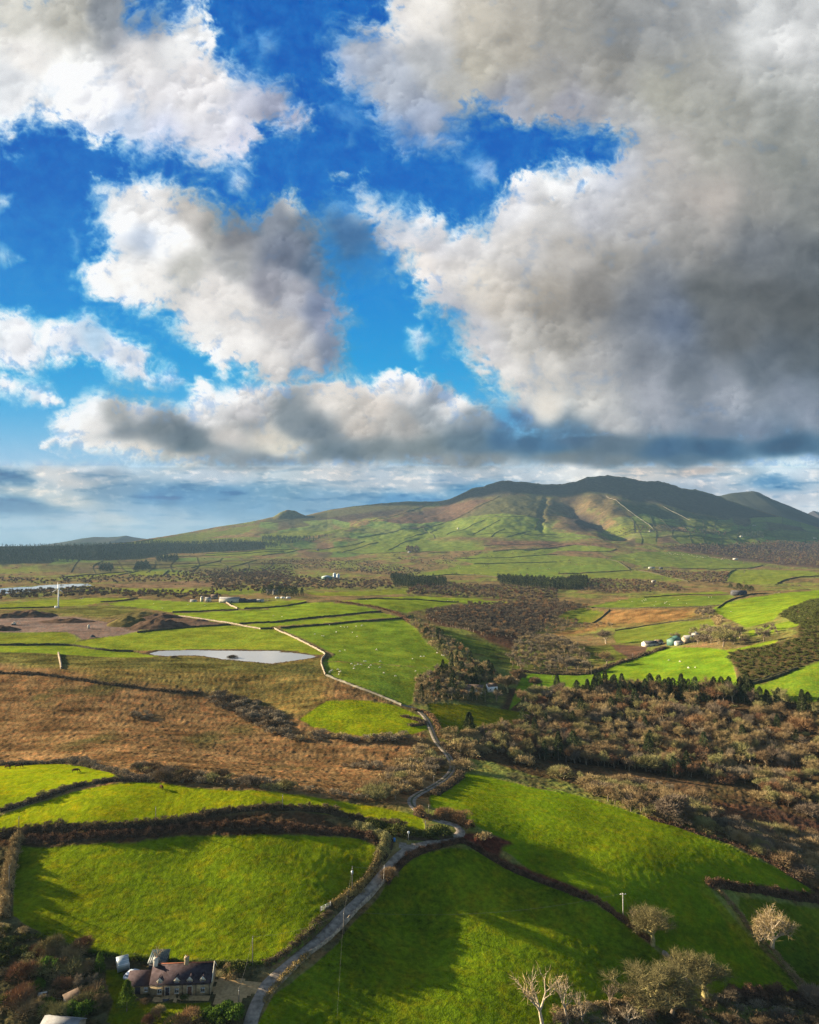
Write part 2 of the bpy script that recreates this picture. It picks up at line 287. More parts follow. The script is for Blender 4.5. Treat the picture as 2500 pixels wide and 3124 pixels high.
# ------------------------------------------------------------------ ground cover: real colours of grass, rushes, bracken, mud
DEF, SCRUB = (.135,.105,.045), (.070,.062,.028)
G1, G2, G3 = (.060,.150,.007), (.115,.205,.008), (.135,.180,.014)
REG = [  # (kind colour, roughness of cover, polygon)  later ones lie over earlier ones
 ('moor', (0.136,0.085,0.036), 1.00, "D -300,30 0,60 300,60 600,110 900,120 1200,130 1500,150 1725,110 E 200,60 330,110 560,190 760,270 870,400 980,480 1010,560 900,800 700,800 400,780 D 1725,760 1400,710 1000,690 700,640 300,580 0,580 -300,600"),
 ('rough', (0.125,0.098,0.030), 1.00, "D 200,-20 900,-10 1725,10 1725,250 1600,330 1450,300 1150,210 800,150 500,110 250,60"),
 ('rough', (0.085,0.082,0.022), 1.00, "G -200,552 400,570 700,590 950,580 1400,600 1650,622 1725,622 H 340,600 370,700 G 1725,690 1200,670 700,650 300,640 -200,600"),
 ('scrub', (0.052,0.033,0.017), 1.00, "A -300,60 0,60 300,55 600,50 900,10 1100,-15 1725,-20 B 340,10 520,60 640,70 690,110 640,200 560,330 480,420 360,470 350,490 380,430 500,330 590,230 600,150 500,95 0,95 A 960,90 700,130 300,160 100,145 -300,150"),
 ('scrub', SCRUB, 1.0, "A -300,150 90,150 70,330 75,520 200,600 460,700 600,730 1100,760 1380,770 1300,1076 1250,1300 -300,1300"),
 ('scrub', (0.065,0.045,0.022), 1.00, "E 950,560 1060,540 1200,560 1450,640 1725,700 F 300,640 900,850 1400,1035 C 1200,60 1725,330 1900,500 1900,-600 F 1725,200 1300,180 800,150 100,170 -50,500 E 1000,520"),
 ('scrub', (0.073,0.043,0.024), 1.00, "H 960,320 1200,280 1480,265 1725,260 I 380,300 200,330 130,380 60,440 -50,500 H 1500,600 1300,480 1050,400 960,360"),
 ('meadow', (0.103,0.065,0.030), 0.90, "F 380,560 600,590 800,620 950,650 1150,690 1000,740 800,720 600,650 430,620"),
 ('meadow', (0.073,0.041,0.024), 0.90, "F 1150,770 1450,800 1725,880 2000,960 2000,1060 1725,1010 1500,960 1200,850"),
 ('lime', (0.078,0.110,0.003), 0.80, "A 560,790 640,790 700,960 800,975 1110,960 1110,1000 1000,1076 560,1076 600,960 560,880"),
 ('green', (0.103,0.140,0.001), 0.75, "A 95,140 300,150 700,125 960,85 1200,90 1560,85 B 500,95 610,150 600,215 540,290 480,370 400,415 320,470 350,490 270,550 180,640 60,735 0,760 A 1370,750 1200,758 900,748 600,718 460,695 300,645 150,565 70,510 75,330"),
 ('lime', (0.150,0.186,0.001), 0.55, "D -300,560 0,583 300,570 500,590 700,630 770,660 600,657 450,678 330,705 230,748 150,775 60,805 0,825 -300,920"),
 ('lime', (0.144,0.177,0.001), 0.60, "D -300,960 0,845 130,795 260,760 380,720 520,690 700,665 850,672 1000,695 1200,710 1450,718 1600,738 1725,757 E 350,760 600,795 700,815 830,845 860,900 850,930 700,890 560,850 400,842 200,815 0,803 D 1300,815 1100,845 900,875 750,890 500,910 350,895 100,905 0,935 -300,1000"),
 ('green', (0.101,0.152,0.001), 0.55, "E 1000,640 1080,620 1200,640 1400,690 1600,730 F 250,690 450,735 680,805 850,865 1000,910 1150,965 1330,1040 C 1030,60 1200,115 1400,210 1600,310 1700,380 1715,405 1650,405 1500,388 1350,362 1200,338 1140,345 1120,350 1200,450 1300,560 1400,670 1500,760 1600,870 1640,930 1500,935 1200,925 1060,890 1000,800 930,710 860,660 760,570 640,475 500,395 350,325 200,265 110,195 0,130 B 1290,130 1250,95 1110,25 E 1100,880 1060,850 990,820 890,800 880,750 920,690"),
 ('lime', (0.105,0.147,0.008), 0.90, "C 1045,322 1130,340 1210,440 1310,560 1420,680 1560,820 1640,920 1590,905 1400,730 1250,560 1150,430"),
 ('bracken', (0.082,0.031,0.019), 1.00, "B 1020,70 1200,78 1300,115 1320,130 1270,150 1250,200 1400,258 1500,300 1725,395 C 640,470 640,490 520,420 B 1700,420 1500,332 1380,282 1250,225 1150,165 1060,130 950,120 820,150 740,200 660,270 600,380 560,400 640,260 740,170 850,125"),
 ('green', (0.085,0.126,0.001), 0.90, "B 700,240 800,195 900,168 1000,155 1120,165 1200,205 1300,258 1400,293 1500,343 1650,403 1725,433 C 640,500 750,590 840,665 880,705 940,745 1000,835 1060,895 950,945 700,965 400,1005 250,1300 B -150,1300 20,1000 60,925 150,865 270,765 400,655 440,590 550,480 620,395"),
 ('green', (0.067,0.096,0.006), 0.80, "C 1310,405 1500,435 1725,470 2200,560 2200,1000 1725,885 1650,870 1560,760 1450,660 1400,580 1340,520 1300,460"),
 ('lime', (0.114,0.159,0.006), 0.90, "C 890,700 950,740 1010,800 1050,880 1030,890 960,800"),
 ('lime', (0.124,0.161,0.001), 0.90, "E 340,240 560,238 700,262 760,285 850,330 872,390 800,412 700,420 560,428 400,412 330,388 260,375 200,335 260,290"),
 ('green', (0.100,0.110,0.001), 0.90, "E 870,250 1100,258 1300,288 1415,300 1340,365 1290,388 1180,410 980,400 930,390 905,330"),
 ('green', (0.110,0.166,0.013), 0.65, "H 110,420 400,395 680,375 820,362 870,400 960,500 1060,580 1130,635 1060,655 700,625 360,608 430,570 350,530 200,460"),
 ('lime', (0.106,0.157,0.015), 0.80, "H 355,612 700,628 1060,655 1000,690 900,735 E 790,255 760,262 600,195 500,160 340,100 320,40"),
 ('lime', (0.135,0.175,0.015), 0.70, "G 430,500 700,452 900,425 1350,400 1500,420 H 70,420 200,480 300,530 370,565 330,573 180,552 0,543 G 1400,538 1050,540 850,545 700,545 550,530 450,510"),
 ('green', (0.116,0.143,0.015), 0.70, "G -300,440 250,440 400,440 450,480 430,508 -300,510"),
 ('lime', (0.126,0.175,0.014), 0.70, "G -300,522 430,517 560,540 780,555 930,580 700,588 400,572 100,557 -300,552"),
 ('mud', (0.142,0.107,0.086), 0.60, "G -300,370 200,340 450,350 620,380 760,420 820,430 700,458 480,482 430,450 380,437 -300,440"),
 ('mud', (0.082,0.060,0.043), 0.80, "G 620,385 760,330 900,320 1050,345 1250,380 1340,395 1000,420 760,430"),
 ('green', (0.128,0.162,0.015), 0.60, "G -300,280 0,275 200,255 500,240 780,240 620,265 500,280 350,292 100,305 -300,315"),
 ('rough', (0.086,0.090,0.022), 0.70, "G 0,318 350,300 650,285 760,300 850,318 700,350 520,350 430,330 200,330"),
 ('green', (0.124,0.175,0.013), 0.55, "G 620,272 820,245 1000,255 1300,265 1390,300 1200,315 1000,322 850,300 700,285"),
 ('green', (0.124,0.162,0.014), 0.55, "G 1330,265 1725,250 H 0,250 250,250 262,262 100,292 0,300 G 1725,282 1500,300 1400,302"),
 ('green', (0.125,0.181,0.013), 0.55, "G 1010,328 1400,312 1725,295 H 0,305 262,268 400,265 600,290 690,315 400,348 0,380 G 1400,390 1200,370 1050,345"),
 ('green', (0.122,0.171,0.013), 0.55, "H -130,400 0,388 400,355 700,325 810,352 500,375 -80,418"),
 ('green', (0.116,0.143,0.016), 0.60, "H 270,205 500,200 830,185 870,195 840,215 600,225 350,225 270,215"),
 ('green', (0.133,0.181,0.014), 0.55, "H 440,262 600,245 760,232 900,228 1200,240 1480,265 1200,275 1150,265 1000,300 850,325 700,300 600,280"),
 ('rough', (0.073,0.099,0.015), 0.70, "H 870,375 1000,400 1100,430 1250,480 1350,510 1500,580 1610,620 1600,650 1400,640 1340,610 1230,550 1100,500 1050,440 900,390"),
 ('green', (0.093,0.120,0.014), 0.60, "I 200,350 260,310 350,298 470,320 460,350 400,385 300,382"),
 ('lime', (0.092,0.132,0.017), 0.60, "I 370,292 480,265 700,235 1200,220 1230,230 1150,280 900,295 600,300"),
 ('lime', (0.109,0.149,0.015), 0.60, "I 700,233 850,213 1150,200 1200,213"),
 ('moor', (0.169,0.102,0.036), 0.90, "I 500,310 1000,300 1010,345 800,385 600,400 450,412 100,480 60,470 200,432 400,402"),
 ('green', (0.096,0.124,0.017), 0.60, "I 540,430 800,390 1090,360 1130,390 1110,420 950,470 800,500 540,502 520,460"),
 ('rough', (0.073,0.086,0.017), 0.80, "I 280,520 540,505 720,520 690,560 600,600 480,640 400,620 300,560"),
 ('mud', (0.073,0.047,0.031), 0.80, "I 500,510 725,520 700,575 620,592 540,550"),
 ('green', (0.105,0.177,0.011), 0.50, "I 20,670 300,690 420,680 600,612 820,532 1000,528 1190,545 1210,600 1250,740 1275,767 F 1300,180 1000,160 800,140 450,160 250,170 E 1300,290 1370,110 1440,85"),
 ('lime', (0.113,0.174,0.012), 0.60, "I 1100,300 1250,250 1500,210 1725,190 2100,150 2100,300 1725,255 1550,300 1450,372 1300,412 1150,345"),
 ('lime', (0.120,0.169,0.012), 0.60, "I 1180,545 1400,500 1500,480 1420,535 1215,565"),
 ('lime', (0.114,0.165,0.013), 0.60, "I 1310,430 1590,365 1610,400 1450,440 1310,462"),
 ('lime', (0.101,0.157,0.012), 0.60, "I 1280,767 1500,690 1725,600 2100,500 F 1900,330 1725,245 1600,245 1400,205 1310,180"),
 ('gorse', (0.053,0.043,0.019), 1.00, "I 1480,340 1600,280 1725,240 2100,200 2100,560 1725,610 1600,655 1400,740 1262,745 1235,640 1195,600 1220,550 1400,520 1600,470 1600,400 1700,340"),
 # the plain and the foothills
 ('green', (0.114,0.135,0.022), 0.60, "J 370,500 770,465 690,488 450,506"), ('green', (0.114,0.138,0.022), 0.60, "J 750,492 800,466 965,461 950,492"),
 ('green', (0.114,0.135,0.022), 0.60, "J 978,492 992,462 1180,488 1150,493"), ('green', (0.114,0.135,0.022), 0.60, "J -200,478 0,455 150,442 250,434 180,460 50,472 -200,490"),
 ('green', (0.125,0.147,0.022), 0.60, "J 668,436 770,434 772,456 672,452"), ('rough', (0.082,0.077,0.030), 0.60, "J 200,430 700,410 1300,400 1725,390 1725,470 1300,480 1000,455 600,430 300,450"),
 ('green', (0.088,0.103,0.024), 0.70, "J 1000,430 1450,405 1500,412 1300,440 1050,445"), ('green', (0.083,0.098,0.024), 0.70, "J 1350,440 1700,420 1725,450 1400,470"),
 ('green', (0.111,0.138,0.024), 0.60, "J 1200,365 1725,335 K 280,485 0,525 J 1300,380 1200,375"), ('green', (0.098,0.125,0.022), 0.70, "J 1330,585 1500,575 1550,572 1540,590 1340,608"),
 ('forest', (0.026,0.034,0.022), 0.90, "J -300,325 0,318 200,318 500,306 900,292 1300,285 1660,312 1650,326 1450,345 1000,362 850,392 400,417 0,424 -300,430"),
 ('green', (0.101,0.121,0.026), 0.60, "J 700,298 900,278 1100,250 1300,230 1400,210 1500,205 1450,235 1350,250 1200,270 1660,275 1725,285 1500,290 1000,300"),
 ('green', (0.098,0.121,0.025), 0.60, "K 0,400 300,380 520,370 400,400 0,430"),
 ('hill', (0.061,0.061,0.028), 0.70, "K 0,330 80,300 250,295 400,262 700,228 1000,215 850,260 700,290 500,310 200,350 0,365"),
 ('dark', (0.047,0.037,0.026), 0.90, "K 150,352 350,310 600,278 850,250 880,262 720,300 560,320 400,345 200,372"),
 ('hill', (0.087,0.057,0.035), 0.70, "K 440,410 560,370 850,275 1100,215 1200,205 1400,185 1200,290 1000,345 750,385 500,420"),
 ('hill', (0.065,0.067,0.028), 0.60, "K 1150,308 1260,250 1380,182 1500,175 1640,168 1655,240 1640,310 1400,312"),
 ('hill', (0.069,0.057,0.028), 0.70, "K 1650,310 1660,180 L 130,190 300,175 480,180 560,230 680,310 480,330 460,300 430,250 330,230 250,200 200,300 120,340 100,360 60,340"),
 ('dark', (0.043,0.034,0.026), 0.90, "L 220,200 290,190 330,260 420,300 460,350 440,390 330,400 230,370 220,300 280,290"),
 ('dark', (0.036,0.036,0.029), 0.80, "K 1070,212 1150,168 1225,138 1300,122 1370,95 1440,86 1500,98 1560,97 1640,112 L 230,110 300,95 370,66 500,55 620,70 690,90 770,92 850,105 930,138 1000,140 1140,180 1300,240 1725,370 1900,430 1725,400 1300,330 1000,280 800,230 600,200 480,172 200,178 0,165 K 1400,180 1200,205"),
 ('hill', (0.045,0.057,0.026), 0.70, "L 560,230 700,215 800,235 1000,285 1300,335 1725,375 2100,430 2100,470 1725,470 1200,420 1000,360 700,320"),
 ('green', (0.095,0.130,0.024), 0.55, "K 560,420 950,362 1150,310 1620,312 1640,360 1725,392 L 120,375 300,400 460,430 100,440 0,440 K 1300,440 1300,495 1100,502 700,512 460,505 560,470 700,450"),
 ('green', (0.103,0.125,0.025), 0.60, "K 240,500 560,455 700,440 560,500 400,508"), 
 ('moor', (0.106,0.067,0.040), 0.80, "K 1000,428 1390,425 1450,438 L 100,440 300,445 540,470 600,500 300,515 K 1600,478 1300,470 1290,445 1100,438"),
 ('lime', (0.109,0.144,0.022), 0.55, "K 940,642 960,625 1130,590 1240,577 1120,547 1350,505 1725,482 L 300,465 400,470 540,488 480,508 250,500 K 1725,500 L 120,520 480,545 560,560 620,610 400,625 K 1725,600 1725,657 1400,657 1300,642"),
 ('lime', (0.099,0.144,0.022), 0.55, "L -80,640 0,600 200,590 500,580 620,608 350,625 200,632 250,660 0,655"),
 ('green', (0.101,0.130,0.022), 0.55, "L 210,640 400,628 660,612 800,640 960,675 800,668 700,662 400,667"),
 ('green', (0.098,0.130,0.022), 0.55, "L 480,545 560,525 700,503 900,503 1200,550 1395,582 1300,602 1000,602 700,592 600,562"),
 ('green', (0.115,0.147,0.021), 0.55, "L 1160,668 1185,635 1230,610 1500,612 1725,627 2100,640 2100,655 1725,645 1565,652 1480,690 1300,697"),
 ('green', (0.101,0.121,0.024), 0.60, "L 460,380 560,350 640,325 700,322 770,370 640,397 450,397"), ('green', (0.095,0.116,0.024), 0.60, "L 650,422 780,418 775,462 650,452"),
 ('green', (0.088,0.107,0.026), 0.60, "L 780,330 960,305 1100,320 1280,345 1200,370 1050,372 960,350"), ('green', (0.093,0.116,0.024), 0.60, "L 860,420 1000,405 1190,430 1220,452 980,458 880,440"),
 ('green', (0.104,0.130,0.024), 0.60, "L 1240,430 1350,432 1392,462 1275,470"), ('rough', (0.069,0.047,0.034), 0.90, "L 800,480 1300,465 1725,450 2100,440 2100,600 1725,600 1390,570 1200,540 900,500"),
 ('green', (0.081,0.107,0.026), 0.60, "L 1150,400 1400,385 1725,400 1725,425 1400,415 1200,412"),
 ('green', (0.133,0.166,0.019), 0.60, "G 700,180 1000,185 1300,190 1530,190 1500,208 1300,217 1000,212 800,200"),
 ('moor', (0.127,0.089,0.050), 0.70, "G 570,155 900,142 1200,140 1350,150 1300,175 1000,180 800,180 650,178"),
]
GRIDW = []
def fieldgrid(t, x0, x1, y0, y1, nx, ny, seed, walls=True, pg=.75, skew=0):
    r = random.Random(seed); Pn = [[(x0+(x1-x0)*(i+r.uniform(-.3, .3))/nx + skew*(j/ny-.5), y0+(y1-y0)*(j+r.uniform(-.3, .3)+.35*math.sin(i*.9+seed))/ny) for i in range(nx+1)] for j in range(ny+1)]
    out = []
    for j in range(ny):
        for i in range(nx):
            c = r.choice([(.092,.138,.034), (.078,.120,.032), (.110,.150,.036), (.100,.122,.036)]) if r.random() < pg else r.choice([(.11,.075,.045), (.085,.085,.035), (.07,.06,.035)])
            out.append(('green' if c[1] > .1 else 'hill', c, .5, t + ' ' + ' '.join('%.1f,%.1f' % q for q in (Pn[j][i], Pn[j][i+1], Pn[j+1][i+1], Pn[j+1][i]))))
    if walls:
        for j in range(1, ny): GRIDW.append(t + ' ' + ' '.join('%.1f,%.1f' % q for q in Pn[j][:nx//2+1])); GRIDW.append(t + ' ' + ' '.join('%.1f,%.1f' % q for q in Pn[j][nx//2:]))
        for i in range(1, nx): GRIDW.append(t + ' ' + ' '.join('%.1f,%.1f' % Pn[j][i] for j in range(ny+1)))
    return out
base_ = [q for q in REG if q[3][0] not in 'JKL' or q[0] in ('dark', 'hill', 'forest')]; late_ = [q for q in REG if q not in base_]
REG = base_ + fieldgrid('L', 560, 1725, 310, 465, 12, 4, 3, skew=60) + fieldgrid('K', 0, 700, 440, 525, 7, 2, 4, walls=False) + fieldgrid('J', 300, 1725, 395, 470, 10, 3, 5, pg=.55) + fieldgrid('K', 560, 1640, 325, 430, 10, 3, 6, walls=False, pg=.95, skew=-120) + fieldgrid('K', 0, 520, 330, 425, 6, 3, 7, pg=.7, walls=False) + late_
CX, CY = AA, LL
colr = np.zeros(AA.shape + (3,)); colr[:] = DEF
rug = np.full(AA.shape, .9); grass = np.zeros(AA.shape)
nA = fbm(XX/170.0, YY/260.0, 41, 5, .6); nB = fbm(XX/45.0, YY/60.0, 42, 5, .6)
# scattered patches of pasture, rushes and scrub over the default
t = sstep(-.05, .12, nA)[..., None]; colr = colr*(1-t) + np.array((.125,.145,.034))*t
t = (sstep(.05, .22, nB)*.8)[..., None]; colr = colr*(1-t) + np.array(SCRUB)*t
t = (sstep(.12, .3, -nB)*.7)[..., None]; colr = colr*(1-t) + np.array((.150,.090,.045))*t
wob = 0.0011
wx = wob*fbm(XX/9.0, YY/9.0, 51, 3); wy = wob*2.5*fbm(XX/9.0, YY/9.0, 52, 3)
REGW = []
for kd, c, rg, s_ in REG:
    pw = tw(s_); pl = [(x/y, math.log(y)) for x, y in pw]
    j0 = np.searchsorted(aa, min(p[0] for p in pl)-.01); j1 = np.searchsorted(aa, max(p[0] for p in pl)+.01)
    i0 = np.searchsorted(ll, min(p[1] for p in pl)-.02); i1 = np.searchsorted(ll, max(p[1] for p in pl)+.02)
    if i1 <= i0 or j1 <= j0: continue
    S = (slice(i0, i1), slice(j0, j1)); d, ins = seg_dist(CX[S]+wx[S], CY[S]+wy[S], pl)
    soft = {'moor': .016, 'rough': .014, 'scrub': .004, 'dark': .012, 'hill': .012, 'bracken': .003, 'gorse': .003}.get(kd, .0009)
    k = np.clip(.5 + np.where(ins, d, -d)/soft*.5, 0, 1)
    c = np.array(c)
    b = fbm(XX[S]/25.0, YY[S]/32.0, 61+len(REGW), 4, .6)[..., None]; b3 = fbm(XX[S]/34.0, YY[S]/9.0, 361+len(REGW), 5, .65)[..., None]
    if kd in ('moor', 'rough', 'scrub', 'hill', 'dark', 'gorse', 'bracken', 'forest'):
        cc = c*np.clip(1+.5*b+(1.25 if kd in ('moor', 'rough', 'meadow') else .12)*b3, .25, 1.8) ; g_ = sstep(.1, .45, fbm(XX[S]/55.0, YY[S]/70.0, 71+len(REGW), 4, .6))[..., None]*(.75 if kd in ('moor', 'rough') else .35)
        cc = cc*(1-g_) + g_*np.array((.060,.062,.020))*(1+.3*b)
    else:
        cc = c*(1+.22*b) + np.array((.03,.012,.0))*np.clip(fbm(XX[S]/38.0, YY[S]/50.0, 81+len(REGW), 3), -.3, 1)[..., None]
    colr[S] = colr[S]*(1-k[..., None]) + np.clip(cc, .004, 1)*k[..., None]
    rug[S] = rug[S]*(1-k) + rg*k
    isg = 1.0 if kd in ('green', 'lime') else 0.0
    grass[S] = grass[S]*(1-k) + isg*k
    REGW.append((kd, pw))
LANE = P("E 735,262 790,268 840,300 870,342 890,385 905,430 930,472 980,520 1005,570 1000,612 960,650 900,690 820,728 778,760 795,800 850,842 920,868 980,885 B 1010,25 1045,50 1050,80 985,108 880,128 790,150 730,182 680,238 620,310 560,380 490,450 430,510 370,570 300,640 200,722 100,802 20,872 A 1390,905 1360,955 1330,1030 1310,1110 1290,1300")
lanew = [at(*q)[:2] for q in LANE]
def smooth_line(pts, step):
    p = np.array(pts, float)
    for _ in range(2):
        q = np.empty((2*len(p), 2)); q[0::2] = p*1.0; q[1:-1:2] = (p[:-1]+p[1:])/2; q = q[:-1]
        r = q.copy(); r[1:-1] = (q[:-2]+2*q[1:-1]+q[2:])/4; p = r
    d = np.r_[0, np.cumsum(np.hypot(*np.diff(p, axis=0).T))]; n = max(2, int(d[-1]/step)+1); t = np.linspace(0, d[-1], n)
    return np.c_[np.interp(t, d, p[:,0]), np.interp(t, d, p[:,1])]
lane_c = smooth_line(lanew, 1.5)
DRIVE = tw("A 1118,832 1250,836 1390,856 1405,905 1350,925 1262,985 1115,990")
YARD = tw("A 800,925 1112,915 1112,955 900,968 800,965")
flat = np.ones_like(YY)
mm = YY < 900; i9 = int(mm[:,0].sum()); j0, j1 = np.searchsorted(aa, [-.3, .12]); Sx = (slice(0, i9), slice(j0, j1))
dl, _ = seg_dist(XX[Sx], YY[Sx], [tuple(q) for q in lane_c[::4]], closed=False)
flat[Sx] = np.minimum(flat[Sx], sstep(2.5, 7.0, dl))
for pl_ in (DRIVE, YARD, tw("A 680,780 1130,780 1130,960 680,960")):
    dl, ins = seg_dist(XX[Sx], YY[Sx], pl_); flat[Sx] = np.minimum(flat[Sx], np.where(ins, 0, sstep(0, 3, dl)))
# tussocks and rushes as real relief on the rough ground
tus = np.abs(fbm(XX/5.0, YY/5.0, 90, 3))*1.3*rug*(1-grass)*np.clip(1-(YY-300)/1500, .25, 1)*.8*flat
Zg = Zg + np.where(YY < 2500, tus, 0) + grass*np.where(YY < 900, fbm(XX/2.6, YY/2.6, 93, 2)*.10*flat, 0)
# trodden mud and reeds round the pond
mm_ = (YY > 500) & (YY < 1000) & (XX < 60) & (XX > -400); dP, inP = seg_dist(XX[mm_], YY[mm_], pondw); dP = dP + 5*fbm(XX[mm_]/9, YY[mm_]/9, 77, 3)
kP = (np.where(inP, 1, 1-sstep(2, 5.5, dP)))[..., None]; cm_ = colr[mm_]*(1-kP*.85) + kP*.85*np.array((.060,.045,.030)); colr[mm_] = cm_
def ground_material():
    m = bpy.data.materials.new('ground_cover'); m.use_nodes = True; n = m.node_tree; L = n.links; n.nodes.clear()
    out = n.nodes.new('ShaderNodeOutputMaterial'); df = n.nodes.new('ShaderNodeBsdfDiffuse')
    at_ = n.nodes.new('ShaderNodeAttribute'); at_.attribute_name = 'cover'
    ar = n.nodes.new('ShaderNodeAttribute'); ar.attribute_name = 'rug'
    g = n.nodes.new('ShaderNodeNewGeometry')
    def noise(sc_, det=4, rough=.6):
        z_ = n.nodes.new('ShaderNodeTexNoise'); z_.inputs['Scale'].default_value = sc_; z_.inputs['Detail'].default_value = det
        z_.inputs['Roughness'].default_value = rough; L.new(g.outputs['Position'], z_.inputs['Vector']); return z_.outputs[0]
    def mth(op, a, b=None, v=None):
        q = n.nodes.new('ShaderNodeMath'); q.operation = op
        if isinstance(a, float): q.inputs[0].default_value = a
        else: L.new(a, q.inputs[0])
        if b is not None: L.new(b, q.inputs[1])
        if v is not None: q.inputs[1].default_value = v
        return q.outputs[0]
    n1 = noise(.62, 5, .68); n2 = noise(.05, 5, .6); n3 = noise(2.6, 2, .5)
    a1 = mth('MULTIPLY', mth('SUBTRACT', n1, None, .5), None, 2.6); a1 = mth('MULTIPLY', a1, ar.outputs['Fac'])
    a2 = mth('MULTIPLY', mth('SUBTRACT', n2, None, .5), None, 1.7)
    a3 = mth('MULTIPLY', mth('SUBTRACT', n3, None, .5), None, .7)
    v = mth('ADD', mth('ADD', mth('ADD', a1, a2), a3), None, 1.0); v = mth('MAXIMUM', v, None, .18)
    vm = n.nodes.new('ShaderNodeVectorMath'); vm.operation = 'SCALE'; L.new(at_.outputs['Color'], vm.inputs[0]); L.new(v, vm.inputs['Scale'])
    # yellowed blades here and there
    mx = n.nodes.new('ShaderNodeMix'); mx.data_type = 'RGBA'; L.new(vm.outputs[0], mx.inputs[6])
    vs = n.nodes.new('ShaderNodeVectorMath'); vs.operation = 'MULTIPLY'; L.new(vm.outputs[0], vs.inputs[0]); vs.inputs[1].default_value = (1.7, 1.15, 1.0)
    L.new(vs.outputs[0], mx.inputs[7]); n4 = noise(.23, 4, .7)
    mr = n.nodes.new('ShaderNodeMapRange'); mr.inputs[1].default_value = .48; mr.inputs[2].default_value = .7; mr.inputs[4].default_value = .85
    L.new(n4, mr.inputs[0]); L.new(mr.outputs[0], mx.inputs[0]); L.new(mx.outputs[2], df.inputs['Color'])
    bp = n.nodes.new('ShaderNodeBump'); bp.inputs['Strength'].default_value = .75
    h = mth('MULTIPLY', mth('ADD', mth('MULTIPLY', n1, None, .9), mth('MULTIPLY', n3, None, .25)), ar.outputs['Fac'])
    bp.inputs['Distance'].default_value = .75; L.new(h, bp.inputs['Height']); L.new(bp.outputs[0], df.inputs['Normal'])
    L.new(df.outputs[0], out.inputs[0]); return m
nr, nc = AA.shape
idx = np.arange(nr*nc).reshape(nr, nc)
Qg = np.stack([idx[:-1,:-1], idx[:-1,1:], idx[1:,1:], idx[1:,:-1]], -1).reshape(-1, 4)
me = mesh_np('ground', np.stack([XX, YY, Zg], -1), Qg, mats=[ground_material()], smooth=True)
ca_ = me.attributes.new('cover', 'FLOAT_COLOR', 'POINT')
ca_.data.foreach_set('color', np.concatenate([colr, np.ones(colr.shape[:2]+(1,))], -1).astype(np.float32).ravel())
cr_ = me.attributes.new('rug', 'FLOAT', 'POINT'); cr_.data.foreach_set('value', rug.astype(np.float32).ravel())
tag(obj('ground', me), kind='structure')
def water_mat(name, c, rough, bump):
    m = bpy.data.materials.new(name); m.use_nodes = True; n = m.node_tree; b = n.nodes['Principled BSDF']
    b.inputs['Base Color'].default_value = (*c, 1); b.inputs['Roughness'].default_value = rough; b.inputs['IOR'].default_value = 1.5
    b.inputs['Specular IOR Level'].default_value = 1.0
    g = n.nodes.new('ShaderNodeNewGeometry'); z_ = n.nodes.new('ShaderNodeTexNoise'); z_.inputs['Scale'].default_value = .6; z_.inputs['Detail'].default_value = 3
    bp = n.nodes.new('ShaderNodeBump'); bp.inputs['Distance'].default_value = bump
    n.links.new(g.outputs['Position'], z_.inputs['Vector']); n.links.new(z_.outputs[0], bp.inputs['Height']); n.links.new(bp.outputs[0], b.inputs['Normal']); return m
WM = water_mat('pond_water', (.34,.35,.36), .07, .008)  # water colour raised to pale grey, painting in the reflection of bright cloud
def flat_poly(name, pw, z, m):
    me = bpy.data.meshes.new(name); me.from_pydata([(x, y, z) for x, y in pw], [], [list(range(len(pw)))]); me.materials.append(m)
    return tag(obj(name, me), kind='structure')
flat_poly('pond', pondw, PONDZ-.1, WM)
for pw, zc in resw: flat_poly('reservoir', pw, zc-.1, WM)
seam = water_mat('sea_water', (0.100,0.150,0.190), 0.35, .3)
me = mesh_np('sea', [(-25000, 3000, -22), (25000, 3000, -22), (25000, 25000, -22), (-25000, 25000, -22)], [(0,1,2,3)], mats=[seam]); tag(obj('sea', me), kind='structure')

# far hills: ridges with their own front and back slopes
def ridge(name, s, Y, wd, m, base=-50):
    pts = P(s); xs = np.array([p[0] for p in pts]); ys = np.array([p[1] for p in pts])
    px = np.linspace(xs[0], xs[-1], 260); sy = np.interp(px, xs, ys); sy = sy - .9*fbm(px/12.0, px*0+7.7, 3, 4, .6)*np.minimum(1, (sy.max()-sy)/8)
    r = np.linspace(-1, 1, 61); PXr, RR = np.meshgrid(px, r); a = (PXr-1250)/F
    y = Y + RR*wd; zc = CZ + (HZ - np.interp(PXr, px, sy))*Y/F; x = a*Y*(1+0*RR)
    z = base + (zc-base)*np.clip(1-np.abs(RR), 0, 1)**1.15
    z = z + 14*fbm(x/300.0, y/300.0, 9, 4)*(1-np.abs(RR))*np.abs(RR)*3
    a_, b_ = PXr.shape; id_ = np.arange(a_*b_).reshape(a_, b_)
    Qr = np.stack([id_[:-1,:-1], id_[:-1,1:], id_[1:,1:], id_[1:,:-1]], -1).reshape(-1, 4)
    return tag(obj(name, mesh_np(name, np.stack([x, y, z], -1), Qr, mats=[m], smooth=True)), kind='structure')
ridge('hill', "N 1950,1700 2050,1580 2150,1520 2195,1513 2236,1504 2299,1498 2315,1501 2356,1522 2409,1543 2461,1565 2500,1582 2700,1640 2900,1690", 8200, 1900, mat('hill_heather', (0.040,0.045,0.034), 0.30, .004))
ridge('hill', "N 60,1680 125,1664 209,1651 250,1643 287,1638 330,1639 365,1637 386,1634 410,1639 454,1645 520,1660 600,1690", 7800, 1500, mat('hill_pasture', (0.060,0.085,0.034), 0.45, .003, c2=(.055,.05,.04)))
ridge('hill', "N 2400,1640 2440,1600 2461,1570 2482,1558 2500,1562 2530,1590 2600,1650", 12500, 1500, mat('hill_far', (0.060,0.050,0.050), 0.30, .004))
